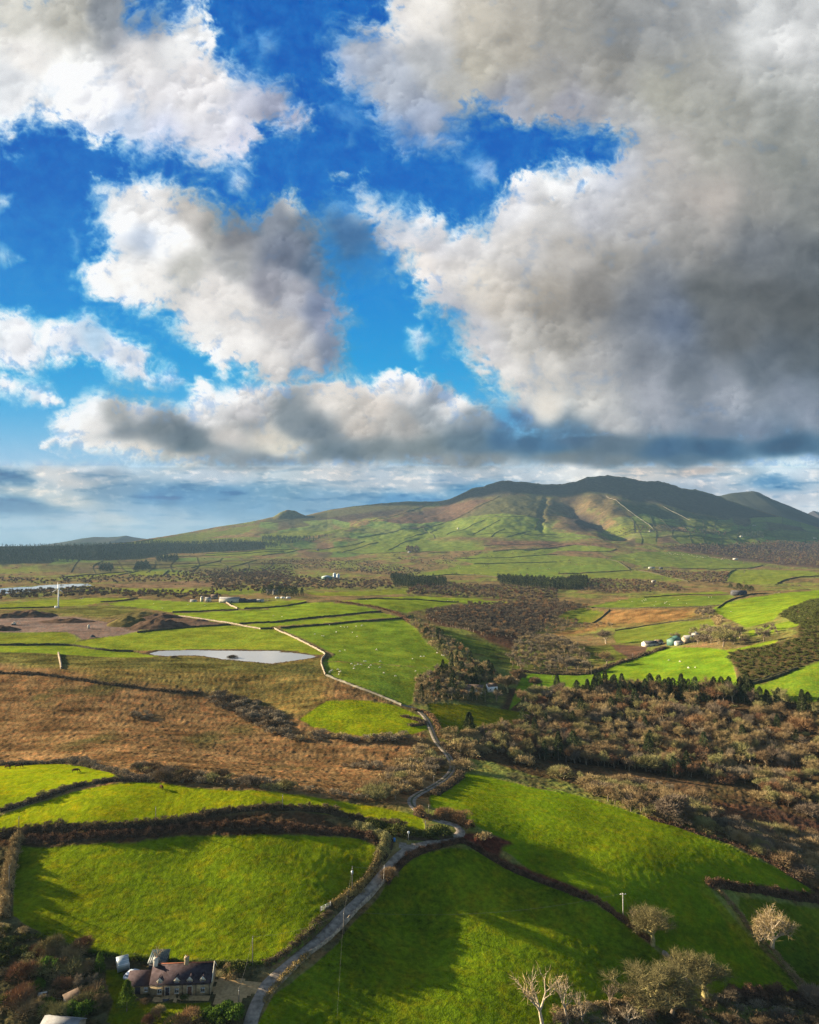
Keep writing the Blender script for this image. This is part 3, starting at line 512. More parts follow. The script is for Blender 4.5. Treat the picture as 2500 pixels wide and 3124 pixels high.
# ------------------------------------------------------------------ the sky: a dome sector far outside the haze with broken winter cloud
CLOUDS = [
 (1.0, 16, "-50,-50 275,-50 290,25 340,20 365,40 380,-30 420,-30 440,50 450,95 490,130 530,150 600,180 620,215 660,250 665,275 620,278 560,268 540,310 520,345 480,345 430,355 400,350 370,330 320,330 270,320 240,300 190,290 140,270 80,255 40,260 30,310 10,300 -200,280 -600,330 -600,-500"),
 (.9, 9, "470,350 510,345 525,380 500,405 475,395"),
 (1.0, 15, "190,390 240,378 330,372 380,385 420,405 470,425 540,440 575,415 625,410 665,445 695,480 705,560 720,630 738,660 715,700 735,745 720,790 620,830 540,830 500,770 470,790 440,750 380,720 340,670 250,640 190,620 165,570 215,540 225,500 205,450"),
 (.75, 30, "660,450 740,420 800,470 830,560 760,580 700,570"),
 (1.0, 9, "95,930 110,900 120,870 160,840 180,825 240,830 290,840 330,835 390,850 400,815 420,800 440,815 480,820 500,800 540,795 600,800 690,790 740,790 780,800 800,780 840,772 880,780 910,800 960,830 1000,850 1050,880 1100,910 1200,900 2400,860 2400,985 1200,995 1000,995 880,985 790,995 700,998 600,995 500,990 400,992 300,978 200,955 130,945"),
 (1.0, 16, "690,110 740,60 810,40 830,-50 800,-600 2400,-600 2400,960 1400,960 1150,940 1090,900 1040,850 1020,810 1000,760 960,720 940,690 880,640 900,600 830,570 780,530 790,480 740,400 725,375 760,385 800,420 850,440 880,430 910,445 950,455 1000,460 1050,420 1070,390 1130,360 1180,345 1260,355 1290,320 1300,290 1250,280 1180,270 1100,270 1050,250 1000,240 970,290 960,320 900,320 840,320 820,290 790,230 760,190 700,170"),
 (1.0, 10, "-300,640 0,650 40,645 60,655 90,680 150,670 180,650 230,680 240,690 280,710 320,740 325,770 380,780 400,800 370,810 300,810 240,810 220,780 170,760 100,770 70,790 40,780 0,775 -300,770"),
 (1.0, 10, "-300,760 0,780 60,790 100,810 140,845 100,850 40,840 0,840 -300,860"),
 (.8, 8, "-60,405 25,420 25,450 -60,465"), (.7, 8, "150,490 170,500 172,540 155,545"), (.6, 8, "-50,500 20,520 50,540 20,550 -50,555"),
 (.65, 10, "550,60 590,60 590,110 560,125"), (.55, 14, "695,230 750,225 785,265 750,275 700,260"), (.7, 9, "975,330 1045,340 1040,390 1000,380"),
 (.8, 9, "845,685 885,680 925,730 900,735 880,760 850,720"), (.5, 8, "728,285 742,285 740,318 730,318"), (.35, 16, "500,20 530,60 560,90 530,120 510,70"),
]
TONE = """50,30,200,198,190 150,40,172,170,162 230,30,130,135,142 300,60,150,155,165 60,120,225,222,218 148,172,255,255,252 60,210,235,235,235 20,180,205,207,210
200,220,235,235,238 300,120,208,206,206 380,90,225,225,225 430,150,225,222,222 300,200,215,213,215 400,220,215,213,215 250,270,195,205,222 350,290,200,205,222 460,280,215,215,222
500,310,205,205,218 520,230,190,192,205 580,220,162,167,187 630,260,168,172,192 410,20,225,228,230 0,290,215,220,228 495,375,205,212,222
240,420,225,225,225 260,470,240,240,240 300,440,230,228,226 350,500,245,243,240 290,500,190,200,215 400,440,178,173,168 450,470,150,148,145 500,480,120,120,125 560,450,125,132,145
620,425,178,180,182 640,470,105,115,130 600,540,110,118,135 680,560,90,110,135 200,570,240,240,240 250,590,235,233,230 330,590,225,222,218 400,560,190,188,182 450,620,225,220,215
500,560,160,160,160 520,650,215,210,205 560,600,140,140,150 620,620,160,160,168 450,700,235,232,228 520,720,228,224,220 600,690,185,180,178 680,640,120,130,155 700,690,140,145,165
640,750,180,178,180 560,770,205,200,196 700,740,120,130,150
150,880,250,250,248 190,850,240,240,240 140,920,235,232,228 210,900,220,215,210 250,870,150,150,148 300,870,190,190,192 330,900,105,112,118 260,910,120,125,130 380,915,85,95,105
400,940,80,92,102 300,950,215,205,192 370,965,195,188,175 220,950,235,228,220 420,830,245,245,243 430,870,225,222,220 500,830,232,230,228 520,870,190,185,185 480,920,190,182,175
560,920,205,195,180 600,940,220,212,195 520,900,150,150,150 620,880,110,118,125 660,910,95,105,115 700,950,90,102,112 560,970,110,120,130 480,970,125,130,135 700,840,215,208,200
740,860,195,188,180 800,800,225,222,220 840,790,240,238,235 870,830,215,212,210 800,860,205,195,185 760,900,190,180,170 850,900,165,160,155 900,870,150,155,160 940,830,125,135,150
960,850,235,230,225 1000,880,120,130,140 900,940,110,118,120 800,950,105,112,115 980,930,85,105,120 1060,930,45,88,125 1150,940,35,82,120 1000,970,115,120,122 900,965,130,130,128
720,120,150,165,190 760,90,165,172,185 850,60,215,212,210 900,30,222,218,212 1000,50,190,184,172 1000,140,175,170,158 900,120,170,172,175 820,180,165,172,185 900,250,150,160,180
960,180,175,174,170 1080,90,165,160,150 1200,60,150,148,142 1300,60,130,130,128 1280,150,135,132,125 1150,180,150,148,145 1200,230,150,150,158 1080,220,155,158,168 870,300,120,145,185
1400,50,140,140,138 1500,40,150,150,148 1480,140,145,143,135 1600,60,205,205,202 1660,40,170,170,168 1650,90,215,213,210 1650,150,165,165,160 1400,200,155,152,138 1320,280,165,165,165
1500,240,150,148,138 1650,250,135,135,128 1400,330,168,162,155 1500,320,155,152,142 1650,350,130,130,122 1300,370,185,188,198 1230,370,210,212,215 1180,380,222,222,222 1100,420,215,215,218
1050,450,205,205,208 1150,450,200,198,196 1250,450,180,180,185 1350,430,165,160,155 1500,420,170,160,150 1600,430,135,132,125 1700,450,120,120,115 1450,500,140,136,130 1600,520,100,102,105
1700,560,85,88,90 760,400,200,205,215 790,430,215,215,218 830,480,190,195,205 880,440,220,222,225 900,500,205,205,210 950,470,215,215,218 1000,510,210,208,208 1100,520,200,196,192
1200,530,175,170,164 1300,550,145,140,132 740,490,70,95,130 780,540,60,105,150 880,550,225,218,212 950,580,215,210,205 1000,600,215,208,198 920,620,190,190,195 1050,640,190,182,172
1150,620,150,143,134 1250,620,120,115,110 1350,640,95,98,105 1420,680,85,95,115 1500,620,85,85,82 1600,640,78,78,76 1700,660,72,72,70 1550,720,75,74,72 1700,760,65,68,70
960,680,160,165,178 1020,730,195,192,192 1060,780,215,210,205 1000,700,185,185,190 1100,720,190,185,178 1200,720,150,145,138 1080,830,215,208,200 1150,860,220,212,200 1250,850,205,200,192
1150,780,200,195,188 1250,780,165,162,160 1350,760,110,112,118 1380,840,165,165,172 1300,890,190,185,182 1400,890,140,142,152 1500,850,150,152,160 1550,840,170,172,180 1650,830,140,145,158
1700,870,125,130,145 1500,900,110,118,135 1600,910,110,120,140 1450,790,85,90,98 1600,790,75,82,90 1700,810,95,105,118 1200,920,60,90,120 1300,940,70,88,105 1400,950,35,78,115
1500,950,20,68,105 1650,945,20,65,100 1200,960,100,108,112 1300,970,95,105,112 1450,975,60,90,115 1080,880,55,92,135
0,1000,70,120,160 40,1010,60,110,150 100,1000,215,210,205 150,1010,200,195,190 60,1040,215,210,200 130,1060,205,200,190 20,1060,30,95,145 80,1070,45,100,145 200,1000,130,150,170
250,1040,95,130,160 350,1050,50,115,165 450,1040,65,125,170 500,1060,90,140,175 300,1080,130,160,185 150,1090,170,180,190 30,1100,160,180,195 240,1095,195,195,190 350,1110,165,182,195
100,1130,165,182,192 450,1000,190,200,210 600,1000,190,200,205 600,1040,100,145,175 700,1000,200,200,200 700,1050,110,150,180 800,1000,170,180,190 880,1000,205,210,212 900,1020,195,200,205
850,1060,60,130,180 950,1010,150,170,190 1000,1000,170,178,185 1100,1000,190,200,208 1000,1030,80,140,180 1230,995,225,225,222 1350,995,200,195,190 1480,990,195,180,170 1550,1000,200,210,215
1650,985,210,225,232 1700,1000,200,212,222 1620,1010,70,130,175 1600,1050,190,200,212 1700,1050,205,212,220 1690,1070,225,228,232 1500,1010,215,218,222 1450,1030,160,175,190
10,680,215,218,222 60,670,240,240,242 60,720,225,225,228 120,700,235,235,238 150,720,200,212,225 200,700,160,190,215 200,680,200,210,220 260,740,215,220,228 300,780,220,222,228 360,790,175,195,218
20,820,230,232,235 90,830,210,215,222 10,430,225,228,230 160,520,200,212,225 570,90,120,160,200 740,250,120,150,190 1010,355,150,168,198 870,710,215,218,222 900,740,190,200,215 820,520,205,205,210
20,1140,128,155,172 200,1140,130,156,174 500,1130,135,162,178 900,1110,130,158,178 1300,1110,150,170,190 1700,1120,160,180,195 0,1160,128,152,168 800,1160,160,180,190 1600,1160,160,180,190 10,960,235,235,235 60,970,225,225,225 300,985,170,190,205 200,980,215,218,220"""
tn = np.array([[float(v) for v in w_.split(',')] for w_ in TONE.split()])
sx = np.concatenate([np.arange(-640, -30, 12.0), np.arange(-30, 1755, 1.9), np.arange(1760, 2400, 12.0)])
sy = np.concatenate([np.arange(-620, -20, 12.0), np.arange(-20, 1178, 1.9)])
SX, SY = np.meshgrid(sx, sy)
def polyf(s): return [tuple(float(v) for v in w_.split(',')) for w_ in s.split()]
lo = sstep(700, 1000, SY)
q1x = fbm(SX/150.0, SY/130.0, 201, 5, .5); q1y = fbm(SX/150.0, SY/130.0, 202, 5, .5)
q2x = fbm(SX/60.0, SY/36.0, 203, 4, .5); q2y = fbm(SX/60.0, SY/36.0, 204, 4, .5)
wpx = q1x*(1-lo)*30 + q2x*(lo*20+5); wpy = q1y*(1-lo)*28 + q2y*(lo*11+5)
def billow(x, y, s, o=5, g=.55):       # rounded heads with creases between them
    t = 0; a = 1; n = 0
    for k in range(o):
        t = t + a*(1 - 2*np.abs(gnoise(x+5.1*k, y-3.3*k, s+k*13))); n += a; a *= g; x = x*2.05; y = y*2.05
    return t/n - .45
fine = fbm(SX/30.0 + q1x*1.2, SY/25.0 + q1y*1.2, 205, 6, .62); mid = fbm(SX/85.0 + q1y, SY/70.0 - q1x, 206, 4, .5)
bil = billow(SX/70.0 + q1x*.5, SY/58.0 + q1y*.5, 211)*(1-lo) + lo*billow(SX/44.0 + q1x*.5, SY/30.0 + q1y*.5, 212)
sv = fbm(SX/130.0, SY/110.0, 215, 2); vf = fbm(SX/11.0 + fine*2, SY/9.5 + fine*2, 216, 4, .6)
mask = np.zeros_like(SX); edge = np.full(SX.shape, -99.0)
for op, soft, s_ in CLOUDS:
    pl = polyf(s_); xs = [p[0] for p in pl]; ys = [p[1] for p in pl]
    m = (SX > min(xs)-90) & (SX < max(xs)+90) & (SY > min(ys)-90) & (SY < max(ys)+90)
    d, ins = seg_dist((SX+wpx)[m], (SY+wpy)[m], pl); sd = np.where(ins, d, -d)
    big = 1.0 if len(pl) > 8 else .45
    e = soft*np.clip(1.15 + 1.6*sv[m], .45, 2.4)          # some edges crisp, some feathered
    sd = sd + big*(fine[m]*soft*2.0 + vf[m]*soft*.55 + mid[m]*soft*1.0 + bil[m]*soft*1.5) + soft*.35*big
    edge[m] = np.maximum(edge[m], sd)
    k = sstep(-e*1.1, e*2.6, sd)**.75*op
    mask[m] = np.maximum(mask[m], k)
lowb = sstep(962, 992, SY + 8*q2y); mask = np.maximum(mask, lowb)
# cloud tone
num = np.zeros(SX.shape + (3,)); den = np.zeros_like(SX)
t1x = fbm(SX/110.0, SY/90.0, 221, 3, .45); t1y = fbm(SX/110.0, SY/90.0, 222, 3, .45)
UX, UY = SX + t1x*30*(1-lo*.5), SY + t1y*26*(1-lo*.6)
asp = 1 + 1.3*sstep(850, 1010, SY)
reg_ = 600.0 + 2600*sstep(1150, 1350, SX)*(1-sstep(860, 930, SY))
for r_ in tn:
    d2 = ((UX-r_[0])/(.5+.5*asp))**2 + ((UY-r_[1])*asp)**2
    wt = 1.0/(d2 + reg_)**2.2
    num += wt[..., None]*r_[2:5]; den += wt
tone = num/den[..., None]
def shift(f, dx, dy):
    gy, gx = np.gradient(f, sy, sx); return gx*dx + gy*dy
b2 = billow(SX/100.0 + q1x*.4, SY/84.0 + q1y*.4, 231, 4, .36)*(1-lo)*1.5 + lo*billow(SX/52.0 + q1x*.4, SY/36.0 + q1y*.4, 232, 4, .36)
pf = np.zeros_like(SX); wxx = fine*9 + vf*3; wyy = mid*14 + vf*3 - fine*5
rp = np.random.default_rng(12)
for k_ in range(6500):
    cx, cy = rp.uniform(-40, 1770), rp.uniform(-40, 985); rr_ = (9 + 46*rp.random()**2.2)*(1.0 if cy < 720 else .72)
    if k_ < 900: rr_ *= 1.9
    i0, i1 = np.searchsorted(sy, [cy-rr_*1.5, cy+rr_*1.5]); j0, j1 = np.searchsorted(sx, [cx-rr_*1.5, cx+rr_*1.5])
    if i1-i0 < 3 or j1-j0 < 3: continue
    S = (slice(i0, i1), slice(j0, j1))
    if mask[S].max() < .25: continue
    u_ = (SX[S]+wxx[S]-cx)/rr_; v_ = (SY[S]+wyy[S]-cy)/(rr_*.85); q_ = u_*u_+v_*v_
    al = (1-sstep(.35, 1.15, q_))*.62
    pf[S] = pf[S]*(1-al) + (-(u_*.62+v_*.7))*al
lit = pf; br = tone.mean(-1)/255.0
soften = np.where(SX > 1150, .4 + .6*sstep(.35, .75, br), 1)*np.where(SY > 985, .3, 1)*np.clip(.75 + 1.5*fbm(SX/170.0, SY/150.0, 241, 2), .12, 1.3)
amp_ = (8 + 15*sstep(.2, .75, br))*(1-.4*sstep(.9, 1., br))
tone = tone + (lit*amp_*1.4*soften + fine*amp_*.5 + vf*amp_*.03 + mid*20 + b2*6)[..., None]*np.array((1, .99, .94))
near = 1-sstep(0, 60, edge)
rim = sstep(-4, 8, edge)*(1-sstep(10, 40, edge))*(SY < 985)*np.clip(.55 + 2.2*shift(mask, 6, 8), 0, 1)*sstep(.35, .6, br)
tone = tone + (rim*26)[..., None]
thin = np.clip(.25*near + near*(-1.2*fine - .5*vf) + (-.25-.9*mid-.7*fine)*.5, 0, .40)*sstep(.35, .6, br)*(SY < 980)
tone = tone*(1-thin[..., None]) + thin[..., None]*np.array((110, 150, 205))
lb = fbm(SX/34.0, SY/13.0, 251, 5, .6); l2 = fbm(SX/90.0, SY/16.0, 252, 4, .55)
inb = sstep(975, 995, SY)*(1-sstep(1090, 1140, SY)*.6)
tone = tone + (inb*(sstep(.02, .4, lb)*36*(1-sstep(1030, 1075, SY)*.7) - sstep(.05, .4, -l2)*38))[..., None]*np.array((1.15, .8, .5))
tone = np.clip(150 + (tone*1.02-150)*1.07 + 5 + (9*sstep(1150, 1400, SX)*(1-sstep(700, 900, SY)))[..., None]*np.array((.8, 1, 1.35)), 4, 254)
# clear sky
gy_ = np.array([-600, 0, 250, 450, 620, 760, 860, 960, 1060, 1150]); 
gr = np.interp(SY, gy_, [2, 8, 4, 4, 6, 8, 70, 150, 150, 165]); gg = np.interp(SY, gy_, [74, 94, 95, 108, 134, 154, 172, 196, 190, 185]); gb = np.interp(SY, gy_, [158, 184, 186, 196, 212, 220, 226, 228, 212, 200])
skc = np.stack([gr, gg, gb], -1)
veil = np.clip(.12 + .8*mid + .8*fine + .3*vf, -.25, 1)[..., None]*(.5-.4*sstep(750, 900, SY))[..., None]
skc = skc*(1-veil) + veil*np.array((60, 150, 215))
img = skc*(1-mask[..., None]) + tone*mask[..., None]
imgl = lin(np.clip(img, 0, 255))/(2.0**EXPO)
RD = 70000.0
dx, dy, dz = pydir(SX*1.449, SY*1.449); nn = np.sqrt(dx*dx+dy*dy+dz*dz)
V = np.stack([dx/nn*RD, dy/nn*RD, CZ + dz/nn*RD], -1)
a_, b_ = SX.shape; id_ = np.arange(a_*b_).reshape(a_, b_)
me = mesh_np('sky', V, np.stack([id_[:-1,:-1], id_[:-1,1:], id_[1:,1:], id_[1:,:-1]], -1).reshape(-1, 4), smooth=True)
at2 = me.attributes.new('light', 'FLOAT_COLOR', 'POINT')
at2.data.foreach_set('color', np.concatenate([imgl, np.ones(SX.shape+(1,))], -1).astype(np.float32).ravel())
m = bpy.data.materials.new('sky_light'); m.use_nodes = True; n = m.node_tree; n.nodes.clear()
a1 = n.nodes.new('ShaderNodeAttribute'); a1.attribute_name = 'light'; em = n.nodes.new('ShaderNodeEmission'); ou = n.nodes.new('ShaderNodeOutputMaterial')
n.links.new(a1.outputs['Color'], em.inputs[0]); n.links.new(em.outputs[0], ou.inputs[0])
try: m.cycles.emission_sampling = 'NONE'
except Exception: pass
me.materials.append(m); tag(obj('sky', me), kind='structure')
# ------------------------------------------------------------------ haze
hm = bpy.data.materials.new('haze_air'); hm.use_nodes = True; n = hm.node_tree; n.nodes.clear()
pv = n.nodes.new('ShaderNodeVolumePrincipled'); ou = n.nodes.new('ShaderNodeOutputMaterial')
pv.inputs['Color'].default_value = (.20, .34, .52, 1); pv.inputs['Density'].default_value = 3.8e-5; pv.inputs['Anisotropy'].default_value = 0.1
n.links.new(pv.outputs[0], ou.inputs['Volume'])
MB_ = MB(); MB_.box(-27000, 27000, -3000, 26000, -72, 690); tag(MB_.build('haze', hm), kind='stuff')

# cloud bank added out of view on the left to shade the mountain top
def shadow_cloud(cx, cy, cz, rx, ry, rz, sd):
    rg = np.random.default_rng(sd); V = []; Q = []; n0 = 0
    for k in range(64):
        u = rg.uniform(-.8, .8, 3); r = np.array([rx, ry, rz])*rg.uniform(.26, .46)*np.array([1, 1, 1.5]); c = u*np.array([rx, ry, rz])*(.9 if k else 0)
        th, ph = np.meshgrid(np.linspace(.02, math.pi-.02, 18), np.linspace(0, 2*math.pi, 29)[:-1], indexing='ij'); nx = np.sin(th)*np.cos(ph); ny = np.sin(th)*np.sin(ph); nz = np.cos(th)
        b = 1 + .35*fbm(nx*2.2+k, ny*2.2+nz*1.7, sd, 4, .6); P_ = np.stack([c[0]+nx*r[0]*b, c[1]+ny*r[1]*b, c[2]+nz*r[2]*b], -1); i = np.arange(th.size).reshape(th.shape) + n0
        V.append(P_.reshape(-1, 3)); Q.append(np.stack([i[:-1], i[1:], np.roll(i[1:], -1, 1), np.roll(i[:-1], -1, 1)], -1).reshape(-1, 4)); n0 += th.size
    o = obj('shadow_cloud', mesh_np('shadow_cloud', np.vstack(V), np.vstack(Q), mats=[mat('shadow_cloud_white', (.8, .8, .8), .03, .001)], smooth=True)); o.location = (cx, cy, cz); return tag(o, kind='structure')
def shade_cloud(tx, ty, tz, dist, *r): shadow_cloud(tx+sund[0]*dist, ty+sund[1]*dist, tz+sund[2]*dist, *r)
shade_cloud(1500, 6300, 470, 12500, 1500, 800, 560, 4); shade_cloud(3000, 6250, 480, 12500, 1500, 820, 560, 5); shade_cloud(4700, 6300, 480, 14000, 1500, 900, 560, 6)

# ------------------------------------------------------------------ materials
M = {}
M['tan'] = mat('twigs_tan', (.25,.180,.090), .3, .35, rnd=.22); M['russet'] = mat('twigs_russet', (.21,.120,.062), .3, .35, rnd=.22)
M['grey'] = mat('twigs_grey', (.185,.145,.098), .3, .35, rnd=.22); M['olive'] = mat('twigs_olive', (.215,.190,.080), .3, .35, rnd=.22)
M['plum'] = mat('twigs_plum', (.120,.092,.062), .3, .2, rnd=.2)
M['farpine'] = mat('haze_paled_needles', (.062,.080,.052), .3, .02); M['near'] = mat('twigs_near', (.125,.108,.048), .3, .5); M['pine'] = mat('needles', (.050,.062,.026), .4, .6, rnd=.25); M['gorse'] = mat('gorse_leaves', (.075,.080,.022), .4, .7, rnd=.25)  # needles of the far conifers are paled in colour to imitate haze
M['ever'] = mat('evergreen_leaves', (.075,.120,.018), .4, .8, rnd=.15, trans=.2); M['bark'] = mat('bark', (.19,.15,.105), .4, 2.0, rnd=.2)
M['pale'] = mat('pale_bark', (.42,.34,.24), .3, 2.0); M['mossy'] = mat('mossy_bark', (.27,.23,.10), .4, 1.5); M['ivy'] = mat('ivy', (.012,.018,.008), .4, 1.5)
M['earth'] = mat('earth_bank_soil', (.050,.036,.022), .4, .6); M['bracken'] = mat('bracken', (.118,.070,.042), .6, .5)
M['gold'] = mat('dead_grass', (.270,.200,.075), .35, .5); M['bramble'] = mat('bramble', (.130,.095,.055), .5, .5)
M['turf'] = mat('bank_turf', (.100,.130,.020), .35, .5)
M['farstone'] = mat('far_stone', (.17,.155,.12), .3, .2); M['stone'] = mat('field_stone', (.25,.205,.15), .55, 1.1, bump=.08, bscale=4); M['darkwall'] = mat('turfed_wall', (.060,.055,.030), .4, .6)
M['pole'] = mat('pole_wood', (.17,.15,.12), .2, 2); M['palepole'] = mat('weathered_pole', (.45,.42,.36), .2, 2)
M['wire'] = mat('wire', (.10,.10,.10), .1, 1); M['metal'] = mat('galvanised', (.42,.44,.45), .15, 2, rough=.5, metal=.6)
M['white'] = mat('white_paint', (.75,.75,.73), .06, 1, rough=.6); M['offwhite'] = mat('render_wall', (.46,.43,.36), .12, 1)
M['wallst'] = mat('cottage_wall', (.32,.25,.155), .3, 1.2, bump=.04, bscale=3); M['slate'] = mat('roof_slate', (.058,.044,.047), .3, 1.0, rough=.95, bump=.02, bscale=6)
M['ridge'] = mat('ridge_tile', (.25,.10,.06), .2, 2); M['teal'] = mat('shed_sheeting', (.022,.045,.052), .12, .8, rough=.6)
M['glass'] = mat('dark_glass', (.03,.035,.04), .2, 1, rough=.15, spec=.5); M['door'] = mat('door_paint', (.03,.025,.03), .2, 1, rough=.6); M['brown'] = mat('brown_door', (.11,.06,.04), .2, 1)
M['greyroof'] = mat('grey_roof', (.20,.20,.20), .25, .6); M['darkroof'] = mat('dark_roof', (.07,.07,.075), .25, .6); M['brownroof'] = mat('brown_roof', (.12,.09,.07), .3, .8)
M['green'] = mat('green_sheet', (.05,.12,.09), .15, .6, rough=.6); M['bluegrey'] = mat('silo_metal', (.32,.38,.42), .15, .4, rough=.5)
M['wool'] = mat('wool', (.62,.56,.46), .15, 6, rnd=.12); M['cowhide'] = mat('cow_hide', (.07,.035,.02), .3, 3); M['blue'] = mat('blue_paint', (.04,.18,.45), .1, 2, rough=.5)
M['tarmac'] = mat('lane_tarmac', (.215,.180,.140), .4, .7, bump=.02, bscale=6); M['verge'] = mat('lane_middle_grass', (.085,.085,.045), .4, 1.6)
M['gravel'] = mat('gravel', (.34,.225,.105), .25, 1.3, bump=.03, bscale=5); M['soil'] = mat('quarry_soil', (.085,.055,.036), .45, .12, bump=.4, bscale=.5); M['soilg'] = mat('grassed_spoil', (.105,.085,.030), .4, .1, bump=.4, bscale=.5)

# ------------------------------------------------------------------ plants
def blades(rg, P0, D, Ln, Wd):
    """thin triangles from points P0 along D: returns verts, tris"""
    n = len(P0); D = D/np.linalg.norm(D, axis=1, keepdims=True); s = np.cross(D, rg.normal(size=(n, 3))); s /= np.linalg.norm(s, axis=1, keepdims=True)+1e-9
    Ln = np.broadcast_to(Ln, n)[:, None]; Wd = np.broadcast_to(Wd, n)[:, None]
    V = np.stack([P0 - s*Wd/2, P0 + s*Wd/2, P0 + D*Ln], 1).reshape(-1, 3); return V, np.arange(3*n).reshape(n, 3)
def tree_mesh(seed, H, spread=.75, kids=(4,3,3,3), twn=14, tw_w=.05, tw_l=.11, trunk=.22, r0=.028, droop=.0, up=.22, k=5, tw_in=3):
    rg = np.random.default_rng(seed); T = MB(); ends = []
    def br(p, d, L, r, lv):
        q = p + d*L*.5 + rg.normal(size=3)*L*.05; e = q + (d + rg.normal(size=3)*.18)*L*.5
        T.tube(p, q, r, r*.82, k=(k if lv < 3 else 3), cap=False); T.tube(q, e, r*.82, r*.62, k=(k if lv < 3 else 3), cap=False)
        if lv >= 2: ends.append((q, d, lv, tw_in))
        if lv >= len(kids): ends.append((e, d, lv, twn)); return
        m = kids[lv]; a0 = rg.uniform(0, 6.28)
        for i in range(m):
            a = a0 + 6.283*i/m + rg.normal()*.3; o = np.array([math.cos(a), math.sin(a), up - droop*lv]); dd = d*(.75 if lv else .55) + o*spread*(1 if lv else 1.1) + rg.normal(size=3)*.12
            if i == 0: dd = d + rg.normal(size=3)*.25
            dd /= np.linalg.norm(dd); st = e if i else e
            if lv > 0 and i == m-1: st = q
            br(st, dd, L*rg.uniform(.66, .9)*(.95 if lv else 1.05), r*.58, lv+1)
    br(np.zeros(3), np.array([rg.normal()*.06, rg.normal()*.06, 1.0]), H*trunk, H*r0, 0)
    P0 = []; D = []
    for e, d, lv, nn in ends:
        for _ in range(nn):
            P0.append(e + rg.normal(size=3)*H*.012); D.append(d*.7 + rg.normal(size=3)*.62 + np.array([0, 0, .15-droop]))
    P0 = np.array(P0); D = np.array(D); V, Tt = blades(rg, P0, D, H*tw_l*rg.uniform(.5, 1.2, len(P0)), tw_w)
    zz = max(V[:,2].max(), .1); f = H/zz
    Vt = np.vstack(T.V)*f
    return (Vt, np.vstack(T.Q)), (V*f, Tt)
def conifer_mesh(seed, H, wide=.22, n=900, size=.55, irr=.25, base=.12):
    rg = np.random.default_rng(seed); T = MB(); T.tube((0,0,0), (0,0,H*.97), H*.02, .03, k=5, cap=False)
    t = rg.uniform(0, 1, n)**.8; nb = int(H*2.2); lv = np.round(t*nb)/nb; a = rg.uniform(0, 6.28, n); az = np.round(a/6.28*7)/7*6.28 + lv*39
    a = az + rg.normal(size=n)*.24; R_ = H*wide*(1-lv)**.62*(1+irr*np.sin(az*3+lv*20)) + .15
    r = R_*rg.uniform(.15, 1.0, n)**.7; z = H*(base + (1-base)*lv) - r*.18 + rg.normal(size=n)*.12
    P0 = np.stack([np.cos(a)*r, np.sin(a)*r, z], 1); D = np.stack([np.cos(a), np.sin(a), -.25+rg.normal(size=n)*.35], 1) + rg.normal(size=(n, 3))*.35
    V, Tt = blades(rg, P0, D, size*rg.uniform(.7, 1.5, n), size*.55)
    return (np.vstack(T.V), np.vstack(T.Q)), (V, Tt)
def bush_mesh(seed, R_, H, n=700, ln=.4, wd=.05, leafy=False, lobes=5):
    rg = np.random.default_rng(seed); T = MB(); L = [(rg.normal()*.38*R_, rg.normal()*.38*R_, rg.uniform(.45, .72)) for _ in range(lobes)]
    for x, y, s in L:
        for _ in range(2):
            e = np.array([x*1.1 + rg.normal()*.2*R_, y*1.1 + rg.normal()*.2*R_, H*rg.uniform(.4, .7)]); T.tube((rg.normal()*.12*R_, rg.normal()*.12*R_, -.1), e, .05*R_, .015*R_, k=3, cap=False)
    k = rg.integers(0, lobes, n); C = np.array([(x, y, H*.42) for x, y, s in L])[k]; S = np.array([s for _,_,s in L])[k][:, None]
    u = rg.normal(size=(n, 3)); u /= np.linalg.norm(u, axis=1, keepdims=True); u[:,2] = np.abs(u[:,2])*1.0 - .35
    rr = rg.uniform(.45, 1.0, (n, 1))**.6
    P0 = C + u*S*rr*np.array([R_, R_, H*.85]); P0[:,2] = np.maximum(P0[:,2], .05)
    D = (rg.normal(size=(n, 3)) if leafy else u + rg.normal(size=(n, 3))*.45 + np.array([0, 0, .5]))
    V, Tt = blades(rg, P0, D, ln*rg.uniform(.6, 1.3, n), wd)
    return (np.vstack(T.V), np.vstack(T.Q)), (V, Tt)
PROTO = {}
def proto(key, geo, bark, leaf):
    (Vt, Qt), (Vc, Tc) = geo
    PROTO[key] = (mesh_np('trunk', Vt, Qt, mats=[M[bark]], smooth=True), mesh_np('crown', Vc, None, Tc, mats=[M[leaf]]), (Vt, Qt, Vc, Tc, bark, leaf))
for i, lf in enumerate(['tan', 'russet', 'grey', 'olive', 'plum']):
    for j in range(3):
        proto(('bare', lf, j), tree_mesh(100+i*7+j, 8.0, spread=.62+.14*j, kids=(4,3,3,2), twn=28, tw_w=.042, tw_l=.15, trunk=.19, up=.34), 'pale' if (lf == 'grey' and j == 0) else 'bark', lf)
for j in range(4): proto(('conifer', 'pine', j), conifer_mesh(300+j, 12.0, wide=[.26,.30,.22,.34][j], n=1700, irr=[.15,.3,.2,.45][j]), 'bark', 'pine')
for j, lf in enumerate(['tan', 'russet', 'grey', 'olive', 'bramble']):
    proto(('bush', lf, 0), bush_mesh(400+j, 2.0, 2.6, n=2400, ln=.62, wd=.045), 'bark', lf); proto(('bush', lf, 1), bush_mesh(440+j, 2.4, 2.2, n=2400, ln=.55, wd=.05, lobes=9), 'bark', lf)
for j in range(2): proto(('gorse', 'gorse', j), bush_mesh(500+j, 1.6, 1.5, n=750, ln=.28, wd=.2, leafy=True), 'bark', 'gorse')
for j in range(2): proto(('ever', 'ever', j), bush_mesh(520+j, 2.2, 3.4, n=2600, ln=.34, wd=.22, leafy=True, lobes=8), 'bark', 'ever')
